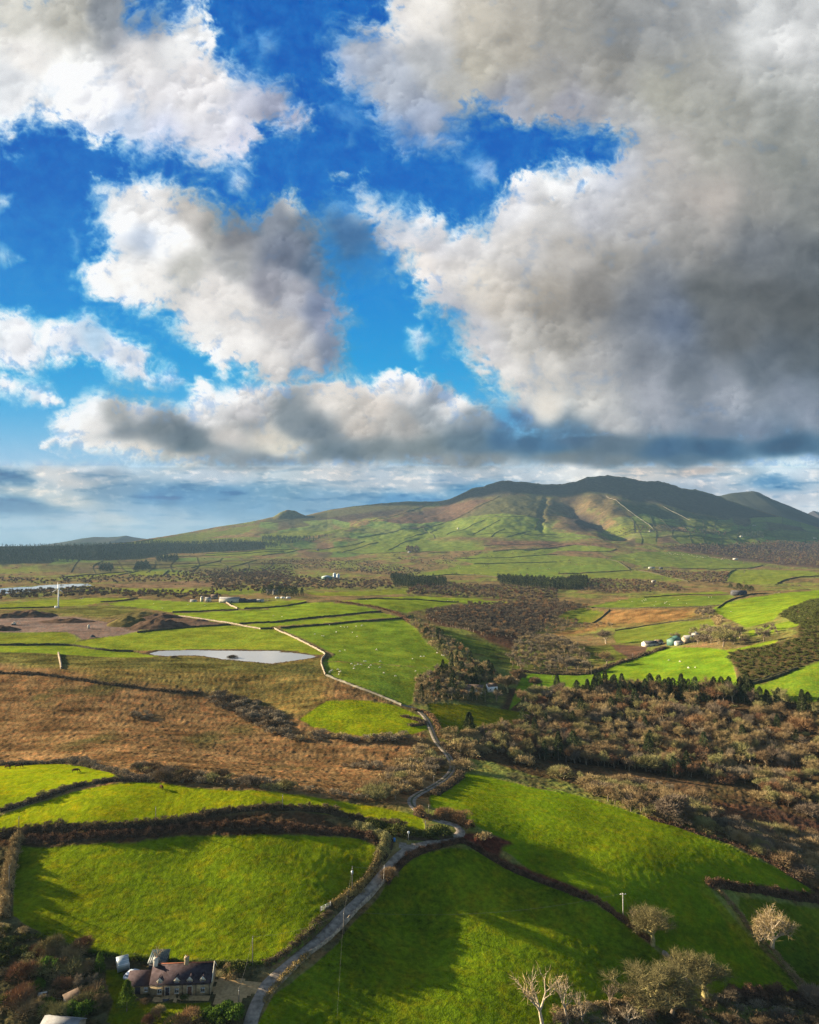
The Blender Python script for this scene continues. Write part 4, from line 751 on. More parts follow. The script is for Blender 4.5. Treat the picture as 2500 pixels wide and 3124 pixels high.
NAMES = {'bare': ('bare_tree', 'tree'), 'conifer': ('conifer_tree', 'tree'), 'bush': ('bare_bush', 'bush'), 'gorse': ('gorse_bush', 'bush'), 'ever': ('evergreen_bush', 'bush')}
TONEW = {'tan': 'tan', 'russet': 'russet', 'grey': 'greyish', 'olive': 'olive', 'plum': 'purplish', 'pine': 'dark', 'gorse': 'dark', 'ever': 'glossy green', 'bramble': 'blackish'}
def plant(key, x, y, s, sz=None, rz=None, label=None, group=None, dz=0, name=None, cat=None, parts=True):
    tm, cm, _ = PROTO[key]; nm, ct = NAMES[key[0]]
    e = empty(name or nm, (x, y, zat(x, y) - .15 + dz), rz if rz is not None else random.uniform(0, 6.28), label, cat or ct, group)
    e.scale = (s, s, sz or s); obj('trunk', tm, e); obj('crown', cm, e); return e
random.seed(5)
def lean(kind, seed):
    """a light version of a plant for the crowd far off: tapered trunk and loose crown"""
    rg = np.random.default_rng(seed)
    if kind == 'conifer': (Vt, Qt), (Vc, Tc) = conifer_mesh(seed, 12.0, wide=.2+.1*rg.random(), n=90, size=1.7)
    elif kind == 'gorse' or kind == 'bush': (Vt, Qt), (Vc, Tc) = bush_mesh(seed, 2.0, 2.2, n=70, ln=.9, wd=.55, leafy=(kind == 'gorse'), lobes=4)
    else: (Vt, Qt), (Vc, Tc) = tree_mesh(seed, 8.0, kids=(3,3,2), twn=8, tw_w=.42, tw_l=.24, trunk=.17, k=3, tw_in=2)
    return Vt, Qt, Vc, Tc
def mid_lean(kind, seed):
    rg = np.random.default_rng(seed)
    if kind == 'conifer': (Vt, Qt), (Vc, Tc) = conifer_mesh(seed, 12.0, wide=.24+.1*rg.random(), n=420, size=.95)
    elif kind in ('gorse', 'bush'): (Vt, Qt), (Vc, Tc) = bush_mesh(seed, 2.0, 2.2, n=420, ln=.55, wd=.16, leafy=(kind == 'gorse'), lobes=6)
    else: (Vt, Qt), (Vc, Tc) = tree_mesh(seed, 8.0, kids=(3,3,3), twn=13, tw_w=.13, tw_l=.17, trunk=.19, up=.34, k=3, tw_in=3)
    return Vt, Qt, Vc, Tc
MLEAN = {k: [mid_lean(k, 940+i) for i in range(6)] for k in ('bare', 'conifer', 'bush', 'gorse')}
LEAN = {k: [lean(k, 900+i) for i in range(5)] for k in ('bare', 'conifer', 'bush', 'gorse')}
def crowd(name, items, mats_key, lib=None):
    lib = lib or LEAN
    """items: (kind, x, y, scale, tone); one object"""
    tones = mats_key; Vs = []; Ts = []; mi = []; n0 = 0; rg = np.random.default_rng(3)
    for kind, x, y, s, tone in items:
        Vt, Qt, Vc, Tc = lib[kind][rg.integers(5)]; a = rg.uniform(0, 6.28); c, s_ = math.cos(a), math.sin(a)
        V = np.vstack([Vt, Vc])*s; V = np.c_[V[:,0]*c - V[:,1]*s_, V[:,0]*s_ + V[:,1]*c, V[:,2]*rg.uniform(.85, 1.15)] + (x, y, zat(x, y)-.1)
        T = np.vstack([Qt[:, [0,1,2]], Qt[:, [0,2,3]], Tc + len(Vt)]) + n0
        Vs.append(V); Ts.append(T); mi.append(np.r_[np.zeros(2*len(Qt)), np.full(len(Tc), 1+tones.index(tone))]); n0 += len(V)
    if not Vs: return
    me = mesh_np(name, np.vstack(Vs), None, np.vstack(Ts), mats=[M['bark']] + [M[t] for t in tones], midx=np.concatenate(mi)); return tag(obj(name, me), kind='stuff')
def scatter(poly, sp, seed, jit=.45):
    rg = np.random.default_rng(seed); xs = [p[0] for p in poly]; ys = [p[1] for p in poly]
    gx, gy = np.meshgrid(np.arange(min(xs), max(xs)+sp, sp), np.arange(min(ys), max(ys)+sp, sp*.9)); gx[::2] += sp/2
    x = (gx + rg.normal(size=gx.shape)*sp*jit*.6).ravel(); y = (gy + rg.normal(size=gx.shape)*sp*jit*.6).ravel()
    _, ins = seg_dist(x, y, poly); return np.c_[x[ins], y[ins]]
BT = [('tan', .42), ('russet', .16), ('grey', .2), ('olive', .22)]
ZN = [ # poly, spacing, [(kind, tones, weight)], size lo/hi (m), where
 ("F 130,240 250,190 450,200 760,225 900,250 1200,275 1500,320 1725,350 1900,380 1900,650 1725,640 1500,610 1300,590 1150,640 1000,640 800,610 600,590 380,560 150,540 0,500 -60,420 100,400 190,310", 7.2, [('bare', BT, .80), ('conifer', [('pine', 1)], .08), ('bush', BT, .12)], 5, 11, 'in the wood'),
 ("F 20,400 300,430 600,470 900,540 1000,640 800,620 600,595 380,562 150,540 -50,490 E 1180,440 1250,430", 6.5, [('bare', [('plum', .6), ('russet', .4)], 1)], 6, 8, 'on the wood edge'),
 ("F 440,205 640,190 740,205 900,215 1300,225 1500,262 1725,300 1900,330 1900,345 1725,330 1500,292 1300,262 900,245 640,228 450,232", 5.5, [('conifer', [('pine', 1)], .85), ('bare', BT, .15)], 10, 17, 'in the row beside the bright field'),
 ("E 1180,500 1300,520 1440,580 1560,640 1725,700 F 560,770 700,815 900,885 1150,935 1200,860 1080,790 880,720 640,680 480,670 260,600 100,545 0,500", 5.2, [('bush', [('tan', .5), ('olive', .3), ('grey', .2)], .5), ('bare', [('tan', .5), ('olive', .3), ('grey', .2)], .5)], 4, 7, 'along the big green field'),
 ("C 1200,30 1290,115 1400,175 1500,235 1600,300 1725,365 1950,520 1950,200 1725,100 1500,65 1300,35", 4.2, [('bush', [('tan', .6), ('olive', .2), ('grey', .2)], 1)], 3.5, 5.5, 'in the right edge thicket'),
 ("F 960,590 1150,660 1350,700 1450,780 1725,870 1950,900 1950,650 1725,650 1450,620 1200,590", 6.5, [('bare', BT, .8), ('bush', BT, .2)], 5, 8, 'beside the brown clearing'),
 ("H 960,325 1200,285 1480,267 1725,265 I 380,292 210,340 150,385 60,445 0,480 H 1560,445 1450,470 1300,478 1050,398 960,360", 9, [('bare', [('plum', .8), ('russet', .2)], 1)], 6, 9, 'in the dark valley wood'),
 ("H 868,375 960,410 1080,480 1200,560 1240,630 1340,650 1350,740 1180,760 900,740 1000,700 1130,640 1065,580 965,490 880,395", 6.5, [('bare', BT, .65), ('conifer', [('pine', 1)], .18), ('bush', BT, .17)], 5, 8, 'beside the sheep field'),
 ("E 785,240 830,150 900,100 1000,60 1200,70 1240,140 1100,150 1050,180 1060,215 1250,225 1240,250 1000,235 860,243", 6, [('bare', BT, .8), ('conifer', [('pine', 1)], .2)], 5, 9, 'around the house in the hollow'),
 ("E 940,410 1040,420 1180,425 1200,520 1100,535 1000,500 950,455", 4.5, [('bare', [('tan', .5), ('olive', .5)], .5), ('bush', [('tan', .5), ('olive', .5)], .5)], 4, 6.5, 'by the lane below the spruce'),
 ("E 560,700 600,755 720,785 760,740 860,680 950,640 985,600 975,560 900,480 870,440 780,530 700,590 690,640", 4.2, [('bush', [('tan', .6), ('grey', .2), ('olive', .2)], .55), ('bare', [('tan', .7), ('grey', .3)], .45)], 3, 5.5, 'in the thicket left of the lane'),
 ("D 1090,190 1210,215 1350,250 1500,330 1530,420 1440,410 1300,350 1220,300 1120,260", 5, [('bush', [('grey', .6), ('bramble', .4)], 1)], 3, 5, 'in the clump crossing the brown moor'),
 ("D 690,590 900,615 1100,640 1250,650 1500,690 1725,720 E 400,745 560,760 500,725 345,745 D 1725,748 1500,708 1250,700 1000,690 800,655", 4.6, [('bush', [('grey', .5), ('bramble', .3), ('olive', .2)], 1)], 2.5, 4.5, 'between moor and lime field'),
 ("D 300,545 480,550 520,580 350,570", 4, [('bush', [('grey', 1)], 1)], 2, 3.2, 'behind the lime field on the left'),
 ("D 680,305 800,300 850,335 720,345", 5, [('bush', [('grey', .5), ('bramble', .5)], 1)], 2, 3.5, 'in the lone clump on the brown moor'),
 ("E 130,425 300,410 480,430 700,420 870,430 860,450 600,455 300,450 130,450", 4.6, [('bush', [('grey', .6), ('tan', .4)], 1)], 2.5, 4.2, 'below the small lime field'),
 ("E 400,570 560,560 680,580 670,600 420,600", 5, [('bush', [('grey', .7), ('bramble', .3)], 1)], 2, 3.5, 'on the moor by the lane'),
 ("E 870,835 1000,852 1090,880 1110,915 1020,905 900,868", 3.2, [('bush', [('tan', .5), ('russet', .5)], 1)], 2.6, 4.6, 'inside the lane bend'),
 ("E 965,690 1040,640 1060,595 1030,590 985,645 900,700 880,740 920,720", 3.6, [('bush', [('bramble', .5), ('grey', .5)], .6), ('bare', [('grey', 1)], .4)], 3, 5.5, 'on the bank right of the lane'),
 ("B 1060,78 1120,85 1210,112 1160,132 1070,108", 3.2, [('bush', [('russet', .6), ('tan', .4)], 1)], 2.2, 3.6, 'on the red bank by the bend'),
 ("I -60,520 60,480 140,478 260,510 380,600 370,668 100,672 -100,655", 8, [('bare', [('grey', .4), ('plum', .2), ('tan', .4)], 1)], 6, 9, 'in the hollow beyond the house'),
 ("I 60,440 180,360 300,370 400,400 480,380 520,410 300,420 150,450", 9, [('bare', [('grey', .4), ('tan', .3), ('russet', .3)], 1)], 4, 7, 'between brown meadow and green field'),
 ("I 960,470 1080,430 1250,440 1320,490 1250,520 1000,522", 8, [('bare', [('grey', .6), ('olive', .4)], 1)], 6, 10, 'round the hillside farm'),
 ("I 1000,345 1010,320 1100,300 1110,345 1060,358", 8, [('bare', [('plum', .5), ('grey', .5)], 1)], 6, 9, 'at the corner of the brown meadow'),
 ("I 1340,430 1480,425 1500,460 1350,475", 8, [('bare', [('grey', 1)], 1)], 5, 7, 'under the gorse slope'),
 ("I 1190,570 1240,550 1420,525 1620,475 1610,400 1480,345 1600,285 1725,245 2000,220 2000,560 1725,605 1600,650 1400,735 1265,742 1238,640 1195,600", 5.2, [('gorse', [('gorse', 1)], 1)], 1.2, 2.2, 'on the gorse slope'),
 ("A 90,830 150,720 300,660 440,650 480,700 460,800 540,850 540,1000 450,1076 300,1076 0,1076 0,960", 3.6, [('bush', [('tan', .4), ('olive', .3), ('russet', .3)], .72), ('bare', [('tan', .6), ('grey', .4)], .2), ('ever', [('ever', 1)], .08)], 2.2, 4.6, 'in the cottage garden'),
 ("A -60,560 60,560 200,620 140,700 80,830 -60,900", 3.6, [('gorse', [('gorse', 1)], .5), ('bush', [('bramble', .7), ('tan', .3)], .5)], 1.2, 2.4, 'left of the garden'),
 ("A 1120,765 1220,760 1380,775 1385,845 1280,850 1200,835", 2.6, [('bush', [('tan', .5), ('bramble', .5)], .6), ('gorse', [('gorse', 1)], .4)], 1.2, 2.4, 'behind the gravel drive'),
 ("A 1270,920 1330,930 1300,1076 1250,1076", 2.6, [('bush', [('bramble', .6), ('tan', .4)], 1)], 1.2, 2.2, 'between the drive and the lane'),
 ("C 900,965 1100,950 1260,940 1500,945 1725,965 1900,980 1900,1200 1000,1200", 3.6, [('bush', [('bramble', .7), ('grey', .3)], 1)], 2, 3.6, 'at the bottom right'),
 ("C 350,1050 600,1000 900,960 1000,1200 200,1200", 3.4, [('bush', [('bramble', .6), ('grey', .4)], 1)], 1.5, 3, 'under the dead trees'),
]
bucket = {k: [] for k in NAMES}
for zi, (ps_, sp, mix, lo_, hi_, where) in enumerate(ZN):
    pts = scatter(tw(ps_), sp, 1000+zi); rr = random.Random(zi)
    pa = pts[:,0]/pts[:,1]; q3 = np.quantile(pa, [.2, .4, .6, .8]); qd = np.quantile(pts[:,1], [.34, .67])
    for x, y in pts:
        if y < 900:
            dl_ = np.hypot(lane_c[:,0]-x, lane_c[:,1]-y); k_ = int(np.argmin(dl_))
            if dl_[k_] < (9 if (lane_c[k_,1] > y and y > 270) else 5): continue
        r = rr.random(); kind = None
        for k, tn_, wgt in mix:
            r -= wgt
            if r <= 0 or k == mix[-1][0]: kind = k; break
        r = rr.random(); tone_ = tn_[-1][0]
        for tt, wgt in tn_:
            r -= wgt
            if r <= 0: tone_ = tt; break
        if kind in ('bush', 'gorse') and tone_ == 'plum': tone_ = 'grey'
        if kind == 'bare' and tone_ == 'bramble': tone_ = 'plum'
        H = rr.uniform(lo_, hi_)*(1.3 if kind == 'conifer' and hi_ < 12 else 1); szw = 'low' if H < lo_+(hi_-lo_)*.33 else ('tall' if H > lo_+(hi_-lo_)*.67 else 'middling')
        pos = '%s %s' % (['near', 'middle', 'far'][int((y > qd).sum())], ['far left', 'left', 'central', 'right', 'far right'][int((x/y > q3).sum())]) if len(pts) > 12 else ['leftmost', 'left', 'middle', 'right', 'rightmost'][int((x/y > q3).sum())]
        bucket[kind].append((float(y), float(x), tone_, H, where, szw, pos))
BASEH = {'bare': 8.0, 'conifer': 12.0, 'bush': 2.6, 'gorse': 1.5, 'ever': 3.4}
LIM = {'ever': 60, 'bare': 285, 'conifer': 150, 'bush': 280, 'gorse': 240}
rest = []; planted = []
for kind, L_ in bucket.items():
    if not L_: continue
    # those that show largest come first
    L_.sort(key=lambda q: q[0]/q[3])
    for i, (y, x, tone_, H, where, szw, pos) in enumerate(L_):
        if i < LIM.get(kind, 250):
            s = H/BASEH[kind]
            word = {'bare': 'leafless tree', 'conifer': 'conifer', 'bush': 'leafless bush', 'gorse': 'gorse bush', 'ever': 'evergreen bush'}[kind]
            planted.append((kind, tone_, x, y, s, '%s %s %s %s, %s' % (szw, TONEW[tone_], word, where, pos), '%s %s plants %s, %s' % (szw, word, where, pos)))
        else: rest.append((kind if kind != 'ever' else 'gorse', x, y, H/BASEH[kind], tone_ if kind != 'ever' else 'gorse'))
same = {}
for q in planted: same.setdefault(q[5], []).append(q)
ORD = ['leftmost', 'second from left', 'third from left', 'fourth from left', 'fifth from left', 'sixth from left', 'seventh from left', 'eighth from left', 'ninth from left']
for lb, L_ in same.items():
    L_.sort(key=lambda q: q[2]/q[3])
    for i, (kind, tone_, x, y, s, _, gp) in enumerate(L_):
        nv = 1 + max(k[2] for k in PROTO if k[0] == kind and k[1] == tone_)
        l2_ = lb if len(L_) == 1 or len(L_) > 9 else lb + ' ' + ORD[i]
        plant((kind, tone_, random.randrange(nv)), x, y, s, s*random.uniform(.9, 1.1), label=l2_ if len(l2_.split()) <= 16 else lb, group=gp)
crowd('woodland', rest, ['tan', 'russet', 'grey', 'olive', 'plum', 'pine', 'gorse', 'bramble'], MLEAN)
# the far plain: bands of trees nobody could count
FZ = [("J 350,500 900,492 1400,480 1700,470 1725,520 1400,545 1000,530 600,540 200,545 0,530 0,505 350,515", 17, 'bare', 'plum', 5, 8, .55), ("H -300,110 0,95 300,125 750,140 760,195 300,190 0,205 -300,215", 15, 'bare', 'plum', 6, 9, .6),
 ("G 0,205 300,190 560,180 700,200 1000,205 1280,210 1290,245 1000,245 830,235 500,230 0,250", 12, 'bare', 'plum', 5, 8, .8),
 ("H 850,205 900,175 1100,160 1450,175 1725,195 1725,260 1480,262 1300,240 850,222", 12, 'bare', 'plum', 6, 9, .8), ("H 750,110 860,130 1080,140 1070,175 780,180", 12, 'conifer', 'pine', 11, 16, .9), ("H 1370,130 1725,150 I 370,130 370,190 0,185 H 1725,195 1400,160", 10, 'conifer', 'pine', 12, 17, .95),
 ("I 380,130 700,140 900,170 960,200 700,205 500,215 330,200", 13, 'bare', 'plum', 5, 8, .8), ("I 720,80 1000,95 1200,90 1180,160 1000,150 800,110", 14, 'bare', 'plum', 6, 9, .7),
 ("L 800,478 1000,462 1300,455 1725,440 2000,440 2000,600 1725,590 1450,575 1300,545 1000,505", 20, 'bare', 'plum', 7, 10, .85), ("K 0,560 300,545 600,560 850,600 950,610 900,650 700,640 300,600 0,620", 17, 'bare', 'plum', 5, 8, .55),
 ("J -100,325 0,320 300,315 500,307 900,293 1300,287 1650,312 1640,325 1450,343 1000,360 850,390 400,412 0,420 -100,425", 19, 'conifer', 'pine', 12, 14, .95),
 ("K 0,420 250,425 400,415 300,450 0,470", 20, 'conifer', 'pine', 12, 18, .9), ("L 460,390 560,380 1000,370 1200,380 1180,410 800,405 500,415", 20, 'bare', 'plum', 7, 10, .55), ("J 1000,470 1500,450 1725,470 1725,500 1100,500", 16, 'bare', 'plum', 6, 8, .5),
 ("J 580,430 665,435 660,468 580,468", 11, 'conifer', 'pine', 6, 15, .7), ("J 800,425 870,420 885,458 780,465", 11, 'conifer', 'pine', 7, 18, .7), ("J 900,385 1040,380 1045,410 930,412", 14, 'conifer', 'pine', 12, 16, .9), ("H 0,200 60,190 240,210 240,240 140,240 0,225", 12, 'conifer', 'pine', 8, 12, .6),
 ("K 845,475 915,475 920,510 845,512", 14, 'bare', 'plum', 8, 12, 1), ("K 700,500 850,520 950,560 1100,520 1300,495 1310,520 1000,590 800,560", 22, 'bare', 'plum', 6, 9, .35), ("L 1240,400 1400,400 1400,425 1250,425", 20, 'conifer', 'pine', 12, 16, .9)]
items = []
for zi, (ps_, sp, kind, tone_, lo_, hi_, dens) in enumerate(FZ):
    rr = random.Random(50+zi)
    for x, y in scatter(tw(ps_), sp, 2000+zi):
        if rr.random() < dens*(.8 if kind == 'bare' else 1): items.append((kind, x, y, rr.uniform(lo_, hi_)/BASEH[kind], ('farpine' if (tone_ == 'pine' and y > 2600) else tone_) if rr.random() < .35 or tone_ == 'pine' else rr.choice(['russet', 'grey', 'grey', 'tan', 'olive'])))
print('far trees', len(items), 'rest', len(rest)); crowd('distant_woods', items, ['plum', 'russet', 'grey', 'pine', 'tan', 'olive', 'farpine'])
# scattered small far bushes along the plain, one object
items = []
rr = random.Random(77)
for _ in range(1000):
    px_, py_ = rr.uniform(-100, 2600), rr.uniform(1625, 1800)
    if py_ < 1665 and not 900 < px_ < 2300: continue
    x, y, z = at(px_, py_)
    if fbm(np.array([x/160.0]), np.array([y/260.0]), 99, 2)[0] > -.02: items.append(('bush', x, y, rr.uniform(.8, 2.0), rr.choice(['bramble', 'grey', 'gorse'])))
crowd('distant_scrub', items, ['bramble', 'grey', 'gorse'])
# ------------------------------------------------------------------ hedges, banks and walls
def offs(c, nrm, o): return c[:,0] + nrm[:,0]*o, c[:,1] + nrm[:,1]*o
def line_frame(pts, step):
    c = smooth_line(pts, step); t = np.gradient(c, axis=0); t /= np.linalg.norm(t, axis=1, keepdims=True)+1e-9; return c, np.c_[-t[:,1], t[:,0]]
def ribbon(c, nrm, prof, hv):
    """prof: list of (offset, height); hv: per-sample height factor"""
    V = []
    for o, h in prof:
        x, y = offs(c, nrm, o); V.append(np.c_[x, y, zat_np(x, y) + h*hv])
    V = np.stack(V, 1); n, k, _ = V.shape; i = np.arange(n*k).reshape(n, k)
    return V.reshape(-1, 3), np.stack([i[:-1,:-1], i[:-1,1:], i[1:,1:], i[1:,:-1]], -1).reshape(-1, 4)
def hedge(s, h, wd, tone_, label, group=None, name='hedge', cat='hedge', core='earth', seed=1, rough=.35, gaps=0.0, dens=1.0):
    pw = tw(s); ym = np.mean([p[1] for p in pw]); step = max(.8, ym*.004); c, nrm = line_frame(pw, step); rg = np.random.default_rng(seed*7+3)
    s_ = np.arange(len(c))*step; hv = .42 + 1.5*np.abs(gnoise(s_/(1.6+h*.9), s_*0+seed+.3, 5)) + .9*fbm(s_/14.0, s_*0+seed, 6, 3); hv = np.clip(hv, .22, 2.2)
    if gaps: hv = hv*np.where(fbm(s_/25.0, s_*0+seed, 6, 2) > .35-gaps, .15, 1)
    V, Q = ribbon(c, nrm, [(-wd*.55, -.3), (-wd*.40, h*.28), (-wd*.15, h*.5), (wd*.15, h*.5), (wd*.40, h*.28), (wd*.55, -.3)], hv)
    size = max(.22, ym*.0013); L = len(c)*step; N = int(min(60000, dens*1.5*L*(2*h+wd)/(.35*size*size)))
    i = rg.integers(0, len(c), N); th = rg.uniform(0, math.pi, N); wv = .45 + 1.2*np.abs(gnoise(s_/3.1, s_*0+seed+9, 8)); o = np.cos(th)*wd*.55*wv[i]*rg.uniform(.75, 1.15, N); hh = np.sin(th)**.7*h*.9*hv[i]*rg.uniform(.75, 1.12, N)
    P0 = np.c_[c[i,0] + nrm[i,0]*o + rg.normal(size=N)*step*.4, c[i,1] + nrm[i,1]*o + rg.normal(size=N)*step*.4, np.zeros(N)]; P0[:,2] = zat_np(P0[:,0], P0[:,1]) + hh
    D = rg.normal(size=(N, 3)) + np.array([0, 0, .6]); Vb, Tb = blades(rg, P0, D, size*rg.uniform(.6, 1.5, N), size*.6)
    T = np.vstack([Q[:, [0,1,2]], Q[:, [0,2,3]], Tb + len(V)])
    me = mesh_np(name, np.vstack([V, Vb]), None, T, mats=[M[core], M[tone_]], midx=np.r_[np.zeros(2*len(Q)), np.ones(len(Tb))])
    return tag(obj(name, me), label, cat, group)
def wall(s, h, wd, mt, label, group=None, name='stone_wall', cat='wall', seed=1, step=None):
    pw = tw(s); ym = np.mean([p[1] for p in pw]); st = step or max(.5, ym*.003); c, nrm = line_frame(pw, st); s_ = np.arange(len(c))*st
    hv = 1 + .35*gnoise(s_/1.7/max(1, st), s_*0+seed, 4) + .2*gnoise(s_/9.0, s_*0+seed, 5)
    V, Q = ribbon(c, nrm, [(-wd*.5, -.4), (-wd*.42, h*.9), (-wd*.1, h*1.02), (wd*.2, h), (wd*.42, h*.88), (wd*.5, -.4)], hv)
    V = V + rng.normal(size=V.shape)*min(.09, .12*wd)*np.array([1, 1, .6])
    n = len(c); ends = [(0,1,2), (0,2,3), (0,3,4), (0,4,5)]; T = ends + [(a+(n-1)*6, c_+(n-1)*6, b+(n-1)*6) for a, b, c_ in ends]
    return tag(obj(name, mesh_np(name, V, Q, T, mats=[M[mt]])), label, cat, group)
HN = [("D 0,950 100,925 250,905 350,900 500,915 700,895 900,880 1000,858 1100,838 1200,822 1300,808 1450,806 1600,808 1725,822 E 345,822 500,855 650,885 750,905", 1.7, 3.2, 'bramble', 'long dark brambly hedge between the lime field and the field above the cottage', 'earth'),
 ("A 150,100 400,100 650,88 850,62 1000,35 1200,35 1500,42 1700,62 B 350,62 500,72 600,105", 1.1, 4.0, 'bracken', 'reddish bracken bank just below the long dark hedge', 'earth'),
 ("A 95,100 65,190 50,300 30,400 20,520", 3.0, 3.0, 'tan', 'tan bushy hedge down the left end of the field above the cottage', 'earth'),
 ("B 618,195 600,235 545,325 480,385 405,432 375,452", 1.0, 2.6, 'gold', 'golden dead-grass bank left of the lane above the field gate', 'earth'),
 ("B 362,497 300,560 200,650 100,722 20,765 A 1400,762", 1.2, 2.6, 'bramble', 'dark bank with sunlit turf top left of the lane below the field gate', 'turf'),
 ("B 500,30 560,60 620,95 660,118 645,165 615,198", 2.6, 4.5, 'olive', 'olive gorse and thorn hedge left of the lane junction', 'earth'),
 ("B 560,25 640,45 720,70 800,90 900,92 985,78", 2.2, 5.0, 'gorse', 'dark green gorse hedge behind the lane junction', 'earth'),
 ("E 815,832 850,850 900,856 980,852 1050,880 1100,912", 2.2, 4.0, 'russet', 'russet scrub bank inside the bend of the lane', 'earth'),
 ("E 905,735 960,700 1010,668 1045,632", 1.9, 4.0, 'bramble', 'dark bramble bank right of the lane as it climbs from the junction', 'earth'),
 ("B 1060,108 960,135 830,170 750,215 690,275 650,330", .9, 2.4, 'bracken', 'dark red bracken bank right of the lane below the bend', 'earth'),
 ("B 1060,115 1150,170 1250,225 1380,283 1500,337 1700,415 C 510,420", 1.0, 2.0, 'bracken', 'red bracken bank dividing the two big fields near the lane', 'earth'),
 ("C 495,395 560,435 640,488 700,535 780,592 838,642", 1.2, 1.8, 'russet', 'sunlit russet hedge between the two big fields beside the pale pole', 'earth'),
 ("C 1140,345 1200,340 1300,362 1400,368 1500,392 1600,408 1725,425 1900,450", 1.5, 3.0, 'bracken', 'bracken bank along the top of the small field at the right edge', 'earth'),
 ("C 1185,368 1250,430 1310,500 1340,560 1400,620 1480,700 1550,770 1640,885", 1.1, 1.9, 'tan', 'low pale brown bank down the left side of the small field at the right edge', 'turf'),
 ("C 830,-5 1000,42 1100,82 1250,118 1350,168 1500,243 1600,313 1725,385", .9, 2.2, 'bracken', 'low reddish bank edging the big green field under the tan thicket', 'earth'),
 ("D 765,660 600,657 450,678 330,708 265,742 150,775 60,802 0,822", 1.8, 2.6, 'grey', 'grey brown hedge curving between the two lime fields', 'earth'),
 ("D -50,575 150,572 300,560 450,575 600,612 700,642 800,658", 1.6, 3.0, 'grey', 'low brown hedge along the top of the lime field with grazing cows', 'earth'),
 ("D 0,92 130,96 260,102 400,125 550,150 700,165 900,190 1060,198", 1.3, 2.6, 'bramble', 'dark scrubby line crossing the top of the brown moor', 'earth'),
 ("E 800,290 860,292 905,335 930,390 942,432", 1.3, 2.2, 'russet', 'russet hedge right of the lane beside the small pasture', 'earth'),
 ("E 950,470 1010,515 1050,560 1060,600", 1.6, 3.5, 'bramble', 'dark hedge right of the lane opposite the tan thicket', 'earth'),
 ("C 330,1035 500,1000 700,972 870,950", 1.4, 3.0, 'tan', 'tan bank behind the dead trees at the bottom edge', 'turf'),
 ("C 1255,935 1400,932 1550,945 1700,962 1900,985", 3.0, 5.0, 'bracken', 'tall dark reddish hedge at the bottom right corner', 'earth'),
 ("A 200,612 330,655 460,694 600,717 900,750 1200,759 1380,764", .7, 1.2, 'turf', 'low grassy bank along the bottom of the field above the cottage', 'earth'),
 ("I 480,642 600,608 700,572 830,532", 2.0, 3.5, 'bramble', 'dark hedge curving between the hillside farm and the bright green field', 'earth'),
 ("I -60,665 100,680 300,688 420,680 480,645", 1.6, 3.0, 'bramble', 'dark hedge along the top left of the bright green field', 'earth'),
 ("H 440,262 600,283 750,312 825,345 868,382", 1.6, 3.0, 'russet', 'brown overgrown wall on the crest above the sheep field', 'earth'),
 ("I 1130,395 1150,360 1125,345", 2.0, 3.5, 'tan', 'pale brown hedge at the right end of the pasture above the hillside farm', 'earth'),
 ("E 740,320 850,350 860,365 780,370", 1.2, 3.0, 'bramble', 'dark bramble clump inside the small lime field beside the lane', 'earth')]
for k, (s, h, wd, t_, lb, core) in enumerate(HN): hedge(s, h, wd, t_, lb, core=core, seed=k+1, gaps=(.33 if 'brown moor' in lb else .0), name=('hedge' if 'hedge' in lb else 'bank'), cat=('hedge' if 'hedge' in lb else 'bank'))
wall("B 650,322 600,372 545,428 480,500 430,560 350,640 282,690 240,712", .75, .55, 'stone', 'pale tumbled stone wall right of the lane', seed=2, step=.5)
hedge("B 240,715 180,770 100,850 50,905 20,960", .7, 1.3, 'gold', 'low golden grassed wall right of the lane near the cottage drive', name='bank', cat='bank', core='stone', seed=41)
wall("C 900,705 940,732 980,780 1010,822 1050,882", .8, .9, 'stone', 'short broken stone wall between the trees at the bottom right', seed=3, step=.5)
wall("H 70,417 170,462 270,512 340,547 380,572 347,592 345,632 370,690", 1.2, .9, 'stone', 'pale stone wall running from the crest down past the pond end', seed=4)
wall("H 372,692 450,722 560,767 E 600,205 690,243 735,264", 1.1, .9, 'farstone', 'dull stone wall along the foot of the sheep field to the lane', seed=14)
wall("G 344,565 352,610 360,655", 1.7, 1.3, 'stone', 'short pale wall running down the bank left of the pond', seed=5)
wall("G 1320,263 1390,301", 1.6, 1.4, 'stone', 'pale wall running down from the long barn', seed=6)
wall("G 1040,345 1150,358 1250,372 1400,398 1525,421", 1.3, 1.2, 'stone', 'pale wall running down past the spoil heaps to the pond pasture', seed=7)
DW = ["H 110,416 400,396 690,374 820,356 882,346", "G 1400,392 1725,377 H 0,386 250,362 500,337 695,318", "G 1010,323 1200,316 1395,308", "G 1430,303 1600,293 1725,284 H 120,286 258,264", "G 805,443 900,430 1050,416 1350,397", "G 590,263 700,258 805,240",
 "G 1525,420 1600,418 H 60,418", "H 560,247 700,243 850,247 1000,256 1150,263", "G 0,302 200,297 350,292", "I 395,296 700,299 1000,293 1150,283", "I 530,430 800,387 1090,357", "I 400,386 460,352 500,308", "I 1130,300 1210,250 1340,212 1500,210", "I 1262,752 1450,702 1600,652", "F 1302,172 1450,133 1560,92", "G 0,516 200,516 430,512 560,545 780,553",
 "H 0,253 40,256", "I 700,236 900,222 1210,217"]
